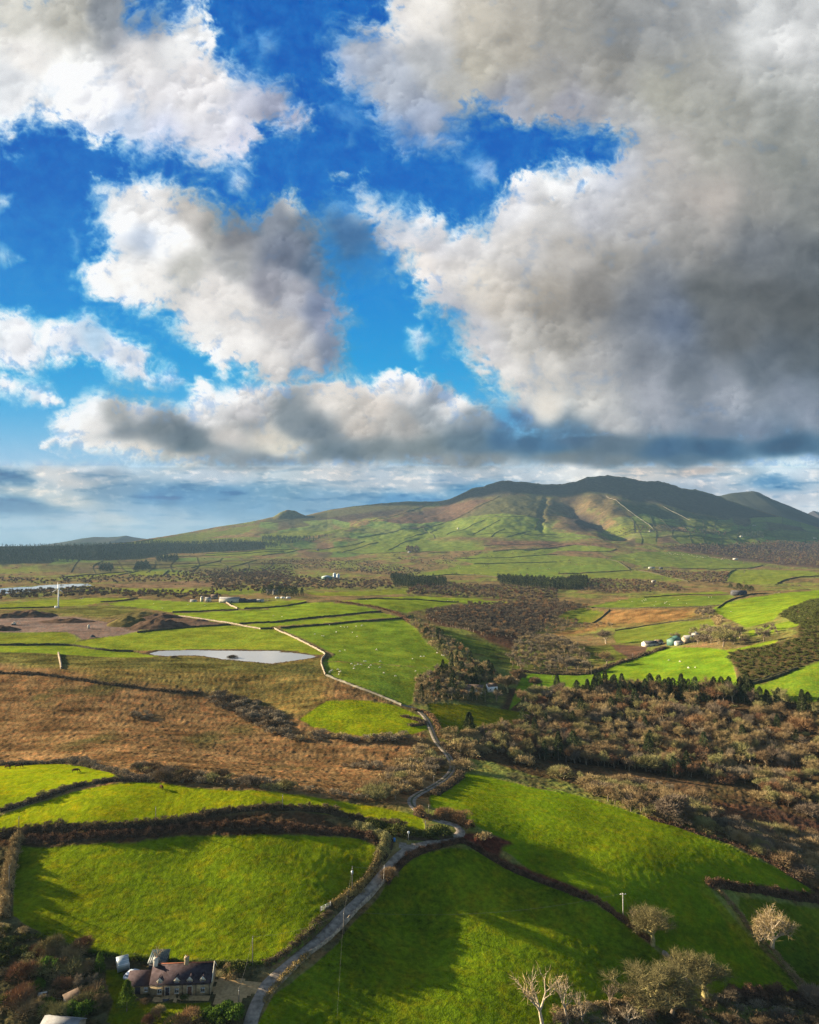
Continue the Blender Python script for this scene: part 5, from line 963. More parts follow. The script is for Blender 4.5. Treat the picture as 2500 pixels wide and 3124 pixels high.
DL = ['along the top of the sheep field', 'second above the sheep field, crossing the pastures', 'in front of the plateau farm, left of the pale wall', 'running right from the pale barn wall', 'along the lower edge of the quarry', 'left of the plateau farm', 'between the two pale walls near the sheep field',
 'across the crest pasture beyond the sheep field', 'below the wind turbine', 'along the top of the brown meadow', 'along the top of the pasture above the hillside farm', 'right of the small green field', 'running down from the hilltop shed', 'below the gorse slope', 'under the gorse at the conifer row', 'across the lime fields left of the pond', 'beside the caravans', 'along the highest pasture across the valley']
for k, s in enumerate(DW): wall(s, 1.5, 1.6, 'darkwall', 'dark turfed wall ' + DL[k], 'dark field walls on the middle pastures', name='field_wall', seed=20+k)
FW = ["K 1388,178 1280,240 1150,300 1060,337", "K 560,420 750,392 950,362 1060,337", "K 830,432 930,405 1022,376", "K 1080,405 1200,362 1305,318", "K 1230,402 1310,360 1392,318", "K 738,497 800,462 850,440 922,432", "K 470,508 570,478 680,450", "K 1300,470 1500,462 1725,468",
 "K 1200,405 1500,400 1725,404", "K 0,529 150,508 285,488", "K 440,508 750,512 1100,508", "K 1160,308 1400,312 1640,312", "L 0,404 250,415 460,436", "L 200,636 450,626 640,612", "L 640,612 800,640 960,680", "L 700,596 1000,606 1300,606 1395,584", "L 1480,692 1560,654 1725,648", "L 640,322 645,396",
 "L 760,372 700,325", "L 1160,400 1400,388 1725,400", "L 980,457 1120,462 1265,470", "J 690,490 750,478 808,465", "J 948,493 985,461", "J 1120,446 1200,425 1290,404", "J 1350,441 1430,422 1505,400", "J 1000,381 1300,372 1660,350", "K 940,360 1000,400 1010,430", "K 1350,505 1500,490 1725,484", "K 1120,547 1400,545 1725,520",
 "L 0,500 150,480 300,464", "K 1240,577 1500,570 1725,566", "K 900,658 1130,632 1400,655", "L 460,396 760,396", "L 90,290 200,295 300,292", "K 1340,420 1360,395 1420,370", "K 1430,420 1500,400 1570,385", "J 370,500 560,485 770,466", "J 480,240 700,262 900,280", "K 0,345 120,330 250,297", "K 620,330 800,290 1000,222",
 "L 1250,432 1240,460 1290,470", "L 540,490 480,510 250,500", "L 860,420 1000,408 1190,430", "L 60,380 80,330 110,300", "L 1170,668 1200,625 1240,610", "L 480,545 560,560 620,610", "J 1200,366 1450,350 1725,338", "K 600,445 480,478 300,490"]
for k, s in enumerate(FW + GRIDW):
    q_ = P(s); mx_ = np.mean([p[0] for p in q_]); my_ = np.mean([p[1] for p in q_]); ln_ = abs(q_[-1][0]-q_[0][0]); sl_ = abs(q_[-1][1]-q_[0][1])/(ln_+1)
    lb = '%s %s field boundary %s, %s %s under the mountain' % ('short' if ln_ < 110 else ('long' if ln_ > 220 else 'medium'), 'steep' if sl_ > .9 else ('sloping' if sl_ > .25 else 'level'), 'on the hillside' if my_ < 1640 else ('on the foothill' if my_ < 1690 else 'on the plain'), ['far left', 'left', 'left of centre', 'right of centre', 'right', 'far right'][min(5, int(mx_/417))], ['', 'part', 'side'][k % 2 + 1])
    wall(s, 2.2 if k < len(FW) else 1.6, 2.2 if k < len(FW) else 1.3, 'darkwall', lb, 'far field boundaries under the mountain', name='field_wall', cat='wall', seed=50+k, step=14)
for s in ("L 480,178 570,235 690,315 760,376", "L 815,240 890,280 970,320"): wall(s, 1.8, 2.2, 'farstone', 'pale diagonal wall on the mountainside', 'pale diagonal walls on the mountainside', name='field_wall', seed=99, step=16)

# ------------------------------------------------------------------ lane, drive
c, nrm = line_frame(lanew, 1.4)
V, Q = ribbon(c, nrm, [(-1.6, -.05), (-1.45, .10), (-.45, .13), (.45, .13), (1.45, .10), (1.6, -.05)], np.ones(len(c)))
V2, Q2 = ribbon(c[:int(len(c)*.62)], nrm[:int(len(c)*.62)], [(-.42, .12), (-.32, .15), (.32, .15), (.42, .12)], np.ones(int(len(c)*.62)))
me = mesh_np('lane', np.vstack([V, V2]), np.vstack([Q, Q2+len(V)]), mats=[M['tarmac'], M['verge']], midx=np.r_[np.zeros(len(Q)), np.ones(len(Q2))], smooth=True); tag(obj('lane', me), kind='structure')
def patch(name, pw, m, lift=.09):
    pts = scatter(pw, 1.2, 5, .0); xs = [p[0] for p in pw]; ys = [p[1] for p in pw]; gx = np.arange(min(xs), max(xs)+1, .8); gy = np.arange(min(ys), max(ys)+1, .8)
    X, Y = np.meshgrid(gx, gy); _, ins = seg_dist(X.ravel()+fbm(X.ravel()/3, Y.ravel()/3, 3, 2), Y.ravel()+fbm(X.ravel()/3, Y.ravel()/3, 4, 2), pw); ins = ins.reshape(X.shape)
    Zp = zat_np(X.ravel(), Y.ravel()).reshape(X.shape) + lift; i = np.arange(X.size).reshape(X.shape); q = np.stack([i[:-1,:-1], i[:-1,1:], i[1:,1:], i[1:,:-1]], -1).reshape(-1, 4); k = (ins[:-1,:-1] & ins[1:,1:] & ins[:-1,1:] & ins[1:,:-1]).ravel()
    return tag(obj(name, mesh_np(name, np.stack([X, Y, Zp], -1), q[k], mats=[m], smooth=True)), kind='structure')
patch('gravel_drive', DRIVE, M['gravel']); patch('gravel_path', YARD, M['gravel'])
patch('lane_junction', tw("B 695,95 760,128 860,130 800,152 740,172 715,150"), M['tarmac'], .08)

# ------------------------------------------------------------------ single trees
def solo(px, py, top, key, label, name=None, cat='tree', wide=1.0, geo=None, bark='bark', leaf='grey', rz=0.0):
    x, y, z = at(px, py); H = (py-top)*y/F
    e = empty(name or NAMES.get(key[0] if key else 'bare', ('bare_tree',))[0], (x, y, z-.15), rz, label, cat)
    if geo is None: tm, cm, _ = PROTO[key]; s = H/BASEH[key[0]]
    else:
        (Vt, Qt), (Vc, Tc) = geo; tm = mesh_np('trunk', Vt, Qt, mats=[M[bark]], smooth=True); cm = mesh_np('crown', Vc, None, Tc, mats=[M[leaf]]); s = H/10.0
    e.scale = (s*wide, s*wide, s); obj('trunk', tm, e); obj('crown', cm, e); return e
def tp(t, x, y, top): o = TILE[t]; return o[0]+x*o[2], o[1]+y*o[2], o[1]+top*o[2]
RND = lambda sd, sp=.74, tw_=9, w=.022, tl=.075: tree_mesh(sd, 10, r0=.036, spread=sp, kids=(5,4,3,3,3), twn=tw_, tw_w=w, tw_l=tl, trunk=.15, up=.25, tw_in=3)
DEAD = lambda sd: tree_mesh(sd, 10, spread=.42, kids=(4,3,3,2), twn=2, tw_w=.07, tw_l=.10, trunk=.2, r0=.024, up=.5, tw_in=1)
solo(*tp('C', 848, 660, 438), None, 'round leafless tree beside the pale pole, standing alone in the big field', wide=1.3, geo=RND(11), bark='mossy', leaf='near')
solo(*tp('C', 1125, 945, 695), None, 'large dense round leafless tree below the short broken stone wall', wide=1.4, geo=RND(12), bark='mossy', leaf='near')
solo(*tp('C', 835, 1020, 768), None, 'wide leafless tree with mossy limbs at the bottom edge, left of the dense round one', wide=1.75, geo=RND(13), bark='mossy', leaf='near')
solo(*tp('C', 950, 1040, 830), None, 'smaller leafless tree between the two wide crowns at the bottom edge', wide=1.2, geo=RND(14, .8), bark='bark', leaf='near')
solo(*tp('C', 1478, 690, 462), None, 'pale-limbed open tree leaning over the low bank of the small field', wide=1.0, geo=RND(15, .66, 1, .04, .09), bark='pale', leaf='tan')
solo(*tp('C', 270, 1085, 815), None, 'largest pale dead tree at the bottom edge with many upright branches', geo=DEAD(21), bark='pale', leaf='tan', name='dead_tree', wide=1.2)
solo(*tp('C', 402, 1076, 800), None, 'slim pale dead tree right of the largest dead tree', geo=DEAD(22), bark='pale', leaf='tan', name='dead_tree', wide=.8)
solo(*tp('C', 628, 1010, 855), None, 'thin brown dead tree left of the wide mossy tree', geo=DEAD(23), bark='bark', leaf='bramble', name='dead_tree')
solo(*tp('C', 480, 1085, 930), None, 'short thin bare sapling between the slim dead tree and the brown one', geo=tree_mesh(24, 10, spread=.7, kids=(4,3,3), twn=5, tw_w=.06, trunk=.2), bark='bark', leaf='grey', name='sapling')
solo(*tp('C', 720, 1090, 960), None, 'low tangled pale sapling in front of the wide mossy tree', geo=tree_mesh(25, 10, spread=.8, kids=(4,3,3), twn=5, tw_w=.06, trunk=.15), bark='pale', leaf='grey', name='sapling')
solo(*tp('C', 745, 545, 465), None, 'small pale sapling between the pole and the round tree in the big field', geo=tree_mesh(26, 10, spread=.4, kids=(4,3,3), twn=8, tw_w=.09, trunk=.2), bark='pale', leaf='grey', name='sapling')
solo(*tp('C', 1700, 975, 868), ('bush', 'grey', 0), 'grey leafless bush at the right edge behind the tall reddish hedge', name='bare_bush', cat='bush')
solo(*tp('A', 825, 750, 655), None, 'small pale leafless tree on the bank behind the cottage chimney', geo=tree_mesh(27, 10, spread=.5, kids=(4,3,3,2), twn=4, tw_w=.05, trunk=.22), bark='pale', leaf='tan')
solo(*tp('A', 668, 1010, 850), None, 'feathery yellow green conifer in front of the cottage wing', geo=conifer_mesh(28, 10, wide=.27, n=2600, size=.5, irr=.35, base=.18), bark='bark', leaf='ever', name='conifer_tree')
solo(*tp('A', 525, 800, 698), None, 'dense dark evergreen tree between the garden scrub and the greenhouse', geo=conifer_mesh(29, 10, wide=.33, n=3200, size=.42, irr=.15, base=.02), bark='bark', leaf='ever', name='evergreen_tree')
solo(*tp('A', 470, 945, 868), ('ever', 'ever', 0), 'rounded green shrub in the garden left of the feathery conifer', name='evergreen_bush', cat='bush')
solo(*tp('A', 490, 990, 915), ('ever', 'ever', 1), 'lower green shrub below the rounded one in the garden', name='evergreen_bush', cat='bush')
solo(*tp('A', 1100, 1040, 978), ('ever', 'ever', 1), 'bright clipped green bush at the lawn corner, left of the two', name='evergreen_bush', cat='bush', wide=1.2)
solo(*tp('A', 1215, 1045, 950), ('ever', 'ever', 0), 'large bright green bush by the pole below the gravel drive', name='evergreen_bush', cat='bush', wide=1.25)
solo(*tp('A', 1150, 1065, 1015), ('ever', 'ever', 1), 'low bright green bush joining the two at the lawn corner', name='evergreen_bush', cat='bush', wide=1.3)
solo(*tp('A', 890, 785, 742), ('ever', 'ever', 0), 'yellow green shrub peeping over the cottage roof', name='evergreen_bush', cat='bush', wide=1.3)
solo(*tp('A', 845, 1010, 960), ('bush', 'tan', 0), 'wispy brown shrub on the lawn in front of the black door', name='bare_bush', cat='bush')
solo(*tp('A', 795, 1080, 1015), ('bush', 'russet', 0), 'russet leafless bush at the bottom edge of the cottage lawn, left one', name='bare_bush', cat='bush')
solo(*tp('A', 970, 1085, 990), ('bush', 'russet', 1), 'russet leafless bush at the bottom edge of the cottage lawn, right one', name='bare_bush', cat='bush')
solo(*tp('A', 770, 965, 930), ('bush', 'bramble', 1), 'dark shrub against the cottage wing wall', name='bare_bush', cat='bush')
solo(*tp('A', 972, 945, 922), ('gorse', 'gorse', 0), 'small dark round shrub by the cottage front wall', name='evergreen_bush', cat='bush')
solo(*tp('A', 415, 690, 615), ('bare', 'plum', 1), 'dark leafless tree at the field edge above the garden scrub')
solo(*tp('B', 672, 300, 232), ('bush', 'tan', 0), 'pale tan bush beside the leaning pole on the lane', name='bare_bush', cat='bush')
solo(*tp('B', 925, 82, 30), ('gorse', 'gorse', 1), 'yellowish gorse bush behind the lane junction', name='gorse_bush', cat='bush', wide=1.3)
solo(*tp('E', 1090, 415, 298), None, 'tall dark spruce standing at the edge of the small pasture', geo=conifer_mesh(30, 10, wide=.34, n=2200, size=.6, irr=.2, base=.03), leaf='pine', name='conifer_tree')
solo(*tp('E', 1160, 425, 372), None, 'smaller dark spruce right of the tall spruce', geo=conifer_mesh(31, 10, wide=.34, n=1500, size=.8, irr=.2, base=.03), leaf='pine', name='conifer_tree')
solo(*tp('E', 1292, 195, 95), None, 'pale round tree with ivied trunk right of the house in the hollow', geo=RND(32, .8, 14, .09), bark='mossy', leaf='tan')
solo(*tp('E', 1342, 150, 65), None, 'pale round tree just behind the ivied one', geo=RND(33, .8, 14, .09), bark='bark', leaf='tan')
solo(*tp('E', 1432, 172, 100), None, 'pale spreading tree at the edge of the bright green field', geo=RND(34, .9, 12, .09), bark='bark', leaf='tan')
solo(*tp('E', 1042, 600, 525), ('bush', 'tan', 1), 'pale bushy shrub beside the lane at the corner of the big field', name='bare_bush', cat='bush')
solo(*tp('E', 960, 845, 800), ('bush', 'grey', 0), 'small grey bush above the bend at the edge of the big field', name='bare_bush', cat='bush')
solo(*tp('E', 590, 745, 685), ('bush', 'olive', 1), 'round olive bush above the right end of the lime field', name='bare_bush', cat='bush', wide=1.5)
solo(*tp('F', 975, 880, 728), None, 'broad lichen-grey tree in the strip edging the big green field', geo=RND(35, .9, 16, .07), bark='mossy', leaf='grey', wide=1.5)
for k, (x, y, t_, lf, lb) in enumerate([(478, 505, 408, 'grey', 'rounded leafless tree at the left end of the pasture above the hillside farm'), (888, 490, 428, 'grey', 'round leafless tree behind the green barn'), (1165, 522, 392, 'olive', 'largest leafless tree right of the hillside farm'), (1262, 470, 385, 'grey', 'dark arching leafless tree right of the largest one by the farm'),
      (1402, 492, 405, 'grey', 'leafless tree at the foot of the gorse slope'), (480, 635, 533, 'tan', 'tall pale leafless tree in the rough field left of the mud patch'), (382, 672, 610, 'plum', 'dark leaning tree beside the pole at the top of the bright green field'), (250, 668, 565, 'grey', 'broad pale leafless tree in the hollow, at the left end of the bright green field'),
      (1290, 505, 458, 'grey', 'small round leafless tree right of the farm trees'), (303, 388, 348, 'plum', 'small leafless tree at the foot of the small green field')]):
    solo(*tp('I', x, y, t_), ('bare', lf, k % 3), lb, wide=1.25)
for k, (x, y, t_) in enumerate([(1207, 182, 154), (1256, 198, 150), (1300, 200, 160), (1328, 200, 165)]): solo(*tp('I', x, y, t_), ('conifer', 'pine', 3), ['dark pine at the left end of the hilltop clump by the sheds', 'tallest dark pine of the hilltop clump by the sheds', 'dark pine right of the tallest in the hilltop clump', 'dark pine at the right end of the hilltop clump'][k], wide=1.8)
for k, (x, y, t_) in enumerate([(1352, 594, 566), (1015, 592, 572)]): solo(*tp('G', x, y, t_), ('bush', 'bramble', 0), ['dark bush on the near shore of the pond', 'dark bush near the left tip of the pond'][k], name='bare_bush', cat='bush', wide=1.5)

# ------------------------------------------------------------------ poles and wires
def pole(t, x, y, top, label, mt='pole', r=.13, arm=False, box=False, lean_=0.0, group=None):
    px, py, tpy = tp(t, x, y, top); X, Y, Z_ = at(px, py); H = (py-tpy)*Y/F; rr_ = max(r, Y*.00028)
    e = empty('utility_pole', (X, Y, Z_-.2), 0, label, 'pole', group); e.rotation_euler = (0, lean_, 0)
    b = MB(); b.tube((0,0,0), (0,0,H+.2), rr_, rr_*.75, k=8); b.build('post', M[mt], e)
    if arm: b = MB(); b.box(-.9, .9, -.07, .07, H-.25, H-.1); b.build('crossarm', M[mt], e)
    for dx in ((-.75, 0, .75) if arm else (0,)):
        b = MB(); b.tube((dx, -.12, H-.1 if arm else H-.5), (dx, -.12, H+.12 if arm else H-.3), .06, .04, k=6); b.build('insulator', M['white'], e)
    if box: b = MB(); b.tube((0, -.38, H-2.0), (0, -.38, H-1.0), .3, .3, k=10); b.box(-.08, .08, -.3, 0, H-1.7, H-1.3); b.build('transformer', M['metal'], e)
    return np.array([X + math.sin(lean_)*H, Y, Z_+H-.1])
p1 = pole('A', 1330, 768, 620, 'tall wooden pole on the bank at the lower right corner of the cottage field')
p2 = pole('B', 475, 375, 250, 'wooden pole carrying a transformer above the field gate', box=True)
p3 = pole('B', 640, 335, 243, 'pole leaning slightly on the lane verge beside the pale bush', mt='palepole', lean_=.04)
p4 = pole('B', 430, 600, 487, 'pole at the lane wall opposite the field gate')
p5 = pole('A', 1258, 985, 890, 'short wooden pole by the gravel drive')
p6 = pole('A', 48, 390, 245, 'pole in the bushy hedge at the left edge')
p7 = pole('B', 860, 70, 5, 'pole behind the lane junction gorse')
p8 = pole('E', 905, 690, 630, 'pole beside the lane above the sharp bend'); p9 = pole('E', 878, 842, 785, 'pole just above the lane bend near the russet scrub')
p10 = pole('D', 1488, 812, 733, 'pole at the right end of the lime field'); p11 = pole('D', 820, 878, 798, 'pole rising from the long dark hedge, middle one'); p12 = pole('D', 100, 910, 848, 'pole rising from the long dark hedge near its left end')
p13 = pole('C', 693, 528, 392, 'pale pole with a crossarm in the hedge between the two big fields', mt='palepole', arm=True)
p14 = pole('I', 393, 692, 638, 'pole at the top of the bright green field by the dark leaning tree'); p15 = pole('I', 635, 600, 562, 'pole beside the mud patch below the hillside farm'); p16 = pole('I', 165, 712, 688, 'short pole in the left end of the bright green field')
p17 = pole('E', 937, 415, 395, 'short pole beside the lane near the spruce')
def wire(a, b, sag, label, r=.022):
    n = 24; t = np.linspace(0, 1, n)[:, None]; p = a*(1-t) + b*t; p[:,2] -= 4*sag*(t*(1-t))[:,0]; w_ = MB()
    for i in range(n-1): w_.tube(p[i], p[i+1], r, r, k=3, cap=False)
    tag(w_.build('overhead_wire', M['wire']), label, 'wire')
wire(p4, np.array([*at(*tp('B', 395, 1060, 0)[:2])]) + np.array([0, 0, 1.0]), 0, 'stay wire dropping from the lane wall pole across the dark field', .014)
wire(p2, p4, .8, 'overhead wire from the transformer pole to the lane wall pole'); wire(p4, p13, 3, 'overhead wire from the lane wall pole across the dark field to the pale pole')
wire(p1, p4, 1.5, 'overhead wire from the field corner pole to the lane wall pole'); wire(p1, p5, 1, 'overhead wire from the field corner pole to the short drive pole'); wire(p2, p3, .6, 'overhead wire between the transformer pole and the leaning pole')
wire(p13, np.array([*at(*tp('C', 742, 525, 0)[:2])]), 0, 'stay wire beside the pale crossarm pole')

# field gate
x0, y0, z0 = at(*tp('B', 308, 487, 0)[:2]); x1, y1, z1 = at(*tp('B', 362, 455, 0)[:2]); L = math.hypot(x1-x0, y1-y0)
e = empty('field_gate', (x0, y0, z0), math.atan2(y1-y0, x1-x0), 'grey metal field gate standing open at the lane corner of the field', 'gate')
b = MB()
for zz in (.25, .5, .75, 1.0, 1.3): b.box(.1, L-.1, -.03, .03, zz, zz+.06)
for xx in (.1, L/2, L-.15): b.box(xx, xx+.06, -.04, .04, .2, 1.36)
b.build('gate_panel', M['metal'], e)
for xx in (0, L): b = MB(); b.tube((xx, 0, -.2), (xx, 0, 1.6), .12, .11, k=8); b.build('gate_post', M['pole'], e)
# fence behind the cottage
pw = [at(*q) for q in P("A 640,722 760,738 900,748 1050,757 1200,760 1320,764")]
e = empty('wire_fence', pw[0], 0, 'post and wire fence on the grassy bank behind the cottage', 'fence'); cF = smooth_line([q[:2] for q in pw], 3.0); o0 = np.array(pw[0]); prev = None
for i, (x, y) in enumerate(cF):
    z = zat(x, y); b = MB(); b.tube((0,0,-.3), (0,0,1.25), .06, .05, k=5); q = b.build('fence_post', M['pole'], e); q.location = (x-o0[0], y-o0[1], z-o0[2])
b = MB()
for hh in (.5, .8, 1.1):
    for (xa, ya), (xb, yb) in zip(cF[:-1], cF[1:]): b.tube((xa-o0[0], ya-o0[1], zat(xa, ya)-o0[2]+hh), (xb-o0[0], yb-o0[1], zat(xb, yb)-o0[2]+hh), .012, .012, k=3, cap=False)
b.build('fence_wire', M['wire'], e)
# ------------------------------------------------------------------ cottage
pl_ = at(*P("M 545,655")[0]); pr_ = at(*P("M 1187,634")[0]); ang = math.atan2(pr_[1]-pl_[1], pr_[0]-pl_[0]); Lc = math.hypot(pr_[0]-pl_[0], pr_[1]-pl_[1])
zb = min(pl_[2], pr_[2]) - .1
cot = empty('cottage', (pl_[0], pl_[1], zb), ang, 'long cream stone cottage with a purple slate roof and four small dormers', 'house')
WH, DP, RH = 3.1, 6.0, 2.6
def win(parent, x, y, z, w, h, frame='white', glass='glass', name='window', bars=True):
    b = MB(); t = .07
    b.box(x-w/2, x+w/2, y-.05, y, z, z+t); b.box(x-w/2, x+w/2, y-.05, y, z+h-t, z+h); b.box(x-w/2, x-w/2+t, y-.05, y, z+t, z+h-t); b.box(x+w/2-t, x+w/2, y-.05, y, z+t, z+h-t)
    if bars: b.box(x-.025, x+.025, y-.045, y-.003, z+t, z+h-t)
    f = b.build(name, M[frame], parent); g = MB(); g.box(x-w/2+t, x+w/2-t, y-.03, y-.006, z+t, z+h-t); g.build('pane', M[glass], f)
    s = MB(); s.box(x-w/2-.08, x+w/2+.08, y-.12, y, z-.09, z-.003); s.build('sill', M['offwhite'], f); return f
b = MB(); b.prism([(0, 0), (DP, 0), (DP, WH), (DP/2, WH+RH-.12), (0, WH)], 0, Lc); b.build('wall', M['wallst'], cot)
def roof(parent, x0, x1, y0, y1, ze, rh, m, ridge_m=None, ov=.3, th=.14):
    ym = (y0+y1)/2; sl_ = rh/(ym-y0); b = MB()
    for s in (-1, 1):
        ye = (y0-ov) if s < 0 else (y1+ov); zz = ze - ov*sl_
        poly = [(ye, zz), (ym, ze+rh), (ym, ze+rh+th*1.2), (ye, zz+th*1.2)]
        if s > 0: poly = poly[::-1]
        b.prism(poly, x0, x1)
    o = b.build('roof', M[m], parent)
    if ridge_m: q = MB(); q.box(x0+.02, x1-.02, ym-.14, ym+.14, ze+rh+th, ze+rh+th+.14); q.build('ridge_tiles', M[ridge_m], o)
    return o
rf = roof(cot, -.15, Lc+.15, 0, DP, WH, RH, 'slate', 'ridge')
b = MB(); b.prism([(-.32, WH-.2), (DP/2, WH+RH+.16), (DP/2, WH+RH+.42), (-.32, WH+.12)], Lc+.155, Lc+.32); b.prism([(DP/2, WH+RH+.16), (DP+.32, WH-.2), (DP+.32, WH+.12), (DP/2, WH+RH+.42)], Lc+.155, Lc+.32); b.build('gable_coping', M['offwhite'], cot)
def chim(x, m):
    b = MB(); b.box(x-.5, x+.5, DP/2-.4, DP/2+.4, WH+RH-.9, WH+RH+1.35); b.box(x-.58, x+.58, DP/2-.48, DP/2+.48, WH+RH+1.35, WH+RH+1.52); c_ = b.build('chimney', M[m], rf)
    for dx in (-.22, .22): q = MB(); q.tube((x+dx, DP/2, WH+RH+1.5), (x+dx, DP/2, WH+RH+1.95), .13, .11, k=8); q.build('chimney_pot', M['offwhite' if dx < 0 else 'ridge'], c_)
chim(Lc*.035, 'offwhite'); chim(Lc*.55, 'wallst')
fx = lambda mx: (mx-545)/642.0*Lc
for mx, fm in ((648, 0), (828, 0), (963, 1), (1100, 1)):
    x = fx(mx); b = MB(); b.box(x-.62, x+.62, -.06, 1.2, WH-.75, WH+.55); d = b.build('dormer', M['wallst'], cot)
    b = MB()
    for s in (-1, 1):
        V = [(x, -.22, WH+1.35), (x, 2.1, WH+1.35), (x+s*.85, -.22, WH+.48), (x+s*.85, 1.4, WH+.48)]; V += [(p_[0], p_[1], p_[2]+.12) for p_ in V]
        b.add(V, [(0,1,3,2), (4,6,7,5), (0,2,6,4), (2,3,7,6), (1,5,7,3), (0,4,5,1)])
    b.build('dormer_roof', M['slate'], d)
    b = MB(); b.add([(x-.8, -.24, WH+.5), (x+.8, -.24, WH+.5), (x, -.24, WH+1.38), (x-.8, -.14, WH+.5), (x+.8, -.14, WH+.5), (x, -.14, WH+1.38)], [(0,1,4,3), (1,2,5,4), (2,0,3,5)], [(0,2,1), (3,4,5)]); b.build('dormer_gable', M['offwhite'], d)
    win(cot, x, -.07, WH-.65, .8, 1.0, 'brown' if fm else 'offwhite')
for mx in (645, 826, 1100): win(cot, fx(mx), -.01, .75, .95, 1.1, 'offwhite')
def door(x, w, h, m):
    b = MB(); b.box(x-w/2, x+w/2, -.07, -.002, 0, h); d = b.build('door', M[m], cot); q = MB(); q.tube((x+w*.33, -.16, 1.05), (x+w*.33, -.07, 1.05), .035, .035, k=6); q.build('handle', M['metal'], d)
    q = MB(); q.box(x-w/2-.12, x-w/2-.003, -.09, 0, 0, h+.12); q.box(x+w/2+.003, x+w/2+.12, -.09, 0, 0, h+.12); q.box(x-w/2-.003, x+w/2+.003, -.09, 0, h+.003, h+.12); q.build('door_frame', M['offwhite'], d)
door(fx(728), .95, 2.15, 'door'); door(fx(962), 1.0, 2.15, 'brown')
b = MB(); b.box(fx(728)-.75, fx(728)+.75, -1.5, -.1, -.2, .16); b.box(fx(728)-.75, fx(728)+.75, -2.1, -1.503, -.35, .02); b.build('doorstep', M['darkroof'], cot)
for mx in (688, 885, 1030, 1172): b = MB(); b.tube((fx(mx), -.14, .1), (fx(mx), -.14, WH-.15), .07, .07, k=6); b.build('downpipe', M['door'], cot)
b = MB(); b.box(0, Lc, -.46, -.34, WH-.42, WH-.28); b.build('gutter', M['door'], cot)
LW = 5.4; b = MB(); b.prism([(.8, 0), (5.6, 0), (5.6, 2.5), (3.2, 4.3), (.8, 2.5)], -LW, -.02); b.build('wing_wall', M['wallst'], cot)
o = roof(cot, -LW-.15, -.02, .8, 5.6, 2.5, 1.9, 'slate'); win(cot, -1.1, .79, .9, .9, 1.0)
b = MB(); b.box(-3.6, -2.4, .72, .798, .0, 2.0); b.build('wing_door', M['door'], cot)
# teal sheeted shed behind
def at_on(o_, lx, ly): c_, s_ = math.cos(o_.rotation_euler.z), math.sin(o_.rotation_euler.z); return o_.location.x + c_*lx - s_*ly, o_.location.y + s_*lx + c_*ly
x, y = at_on(cot, -2.6, 8.6); sh = empty('garden_shed', (x, y, zat(x, y)-.1), ang, 'teal metal sheeted outbuilding behind the left end of the cottage', 'shed')
b = MB(); b.prism([(0, 0), (4.2, 0), (4.2, 2.6), (0, 2.0)], 0, 3.9); b.build('wall', M['darkroof'], sh)
b = MB(); b.prism([(-.3, 1.97), (4.5, 2.66), (4.5, 2.76), (-.3, 2.07)], -.25, 4.15); r_ = b.build('roof', M['teal'], sh)
b = MB(); [b.prism([(-.28, 2.08), (4.48, 2.765), (4.48, 2.80), (-.28, 2.11)], xx, xx+.06) for xx in np.arange(0, 4.1, .45)]; b.build('roof_ribs', M['teal'], r_)
b = MB(); b.box(1.6, 3.4, -.06, -.005, 0, 1.9); b.build('door', M['greyroof'], sh)
# greenhouse
x, y, z = at(*P("M 255,345")[0]); gh = empty('greenhouse', (x, y, z), .5, 'small white framed greenhouse at the top of the cottage garden', 'greenhouse')
b = MB(); b.prism([(-2, 0), (2, 0), (2, 1.6), (0, 2.7), (-2, 1.6)], -1.3, 1.3)
glm = mat('greenhouse_glass', (.22, .26, .26), .1, 1, rough=.3, spec=.5); b.build('glazing', glm, gh); b = MB()
for xx in (-1.33, 1.31):
    for yy_ in (-2.02, 1.98, -.02): b.box(xx, xx+.05, yy_, yy_+.05, 0, 1.62 if abs(yy_) > 1 else 2.72)
for yy_ in np.linspace(-2.03, 1.98, 6):
    b.box(-1.33, 1.33, yy_, yy_+.04, 1.6 + (1-abs(yy_)/2)*1.1, 1.65 + (1-abs(yy_)/2)*1.1)
b.build('frame', M['white'], gh); b = MB(); b.box(1.36, 1.4, -.5, .5, .1, 1.8); b.build('door', M['white'], gh)
# parked car beside the shed
x, y, z = at(*P("M 352,448")[0]); car = empty('parked_car', (x, y, z), 1.25, 'pale car parked nose out beside the teal outbuilding', 'car')
prof = [(-2.0,.35),(2.0,.35),(2.05,.75),(1.2,.9),(.7,1.4),(-1.2,1.42),(-1.9,.95),(-2.05,.7)]
b = MB(); n_p = len(prof); V = [(px_, s*(.82 if pz < 1 else .66), pz) for s in (-1, 1) for px_, pz in prof]; b.add(V, [(i, (i+1) % n_p, n_p+(i+1) % n_p, n_p+i) for i in range(n_p)], [(0, i+1, i) for i in range(1, n_p-1)] + [(n_p, n_p+i, n_p+i+1) for i in range(1, n_p-1)])
bd = b.build('body', mat('car_paint', (.55,.60,.66), .05, 1, rough=.35, spec=.5), car)
b = MB(); b.add([(1.19,-.72,.93),(1.19,.72,.93),(.74,.62,1.36),(.74,-.62,1.36)], [(0,1,2,3)]); b.add([(-1.88,-.7,.98),(-1.24,-.62,1.38),(-1.24,.62,1.38),(-1.88,.7,.98)], [(0,1,2,3)])
for s in (-1, 1): b.add([(-1.6,s*.79,.98),(.9,s*.79,.98),(.6,s*.70,1.34),(-1.1,s*.70,1.34)], [(0,1,2,3)])
b.build('windows', M['glass'], car)
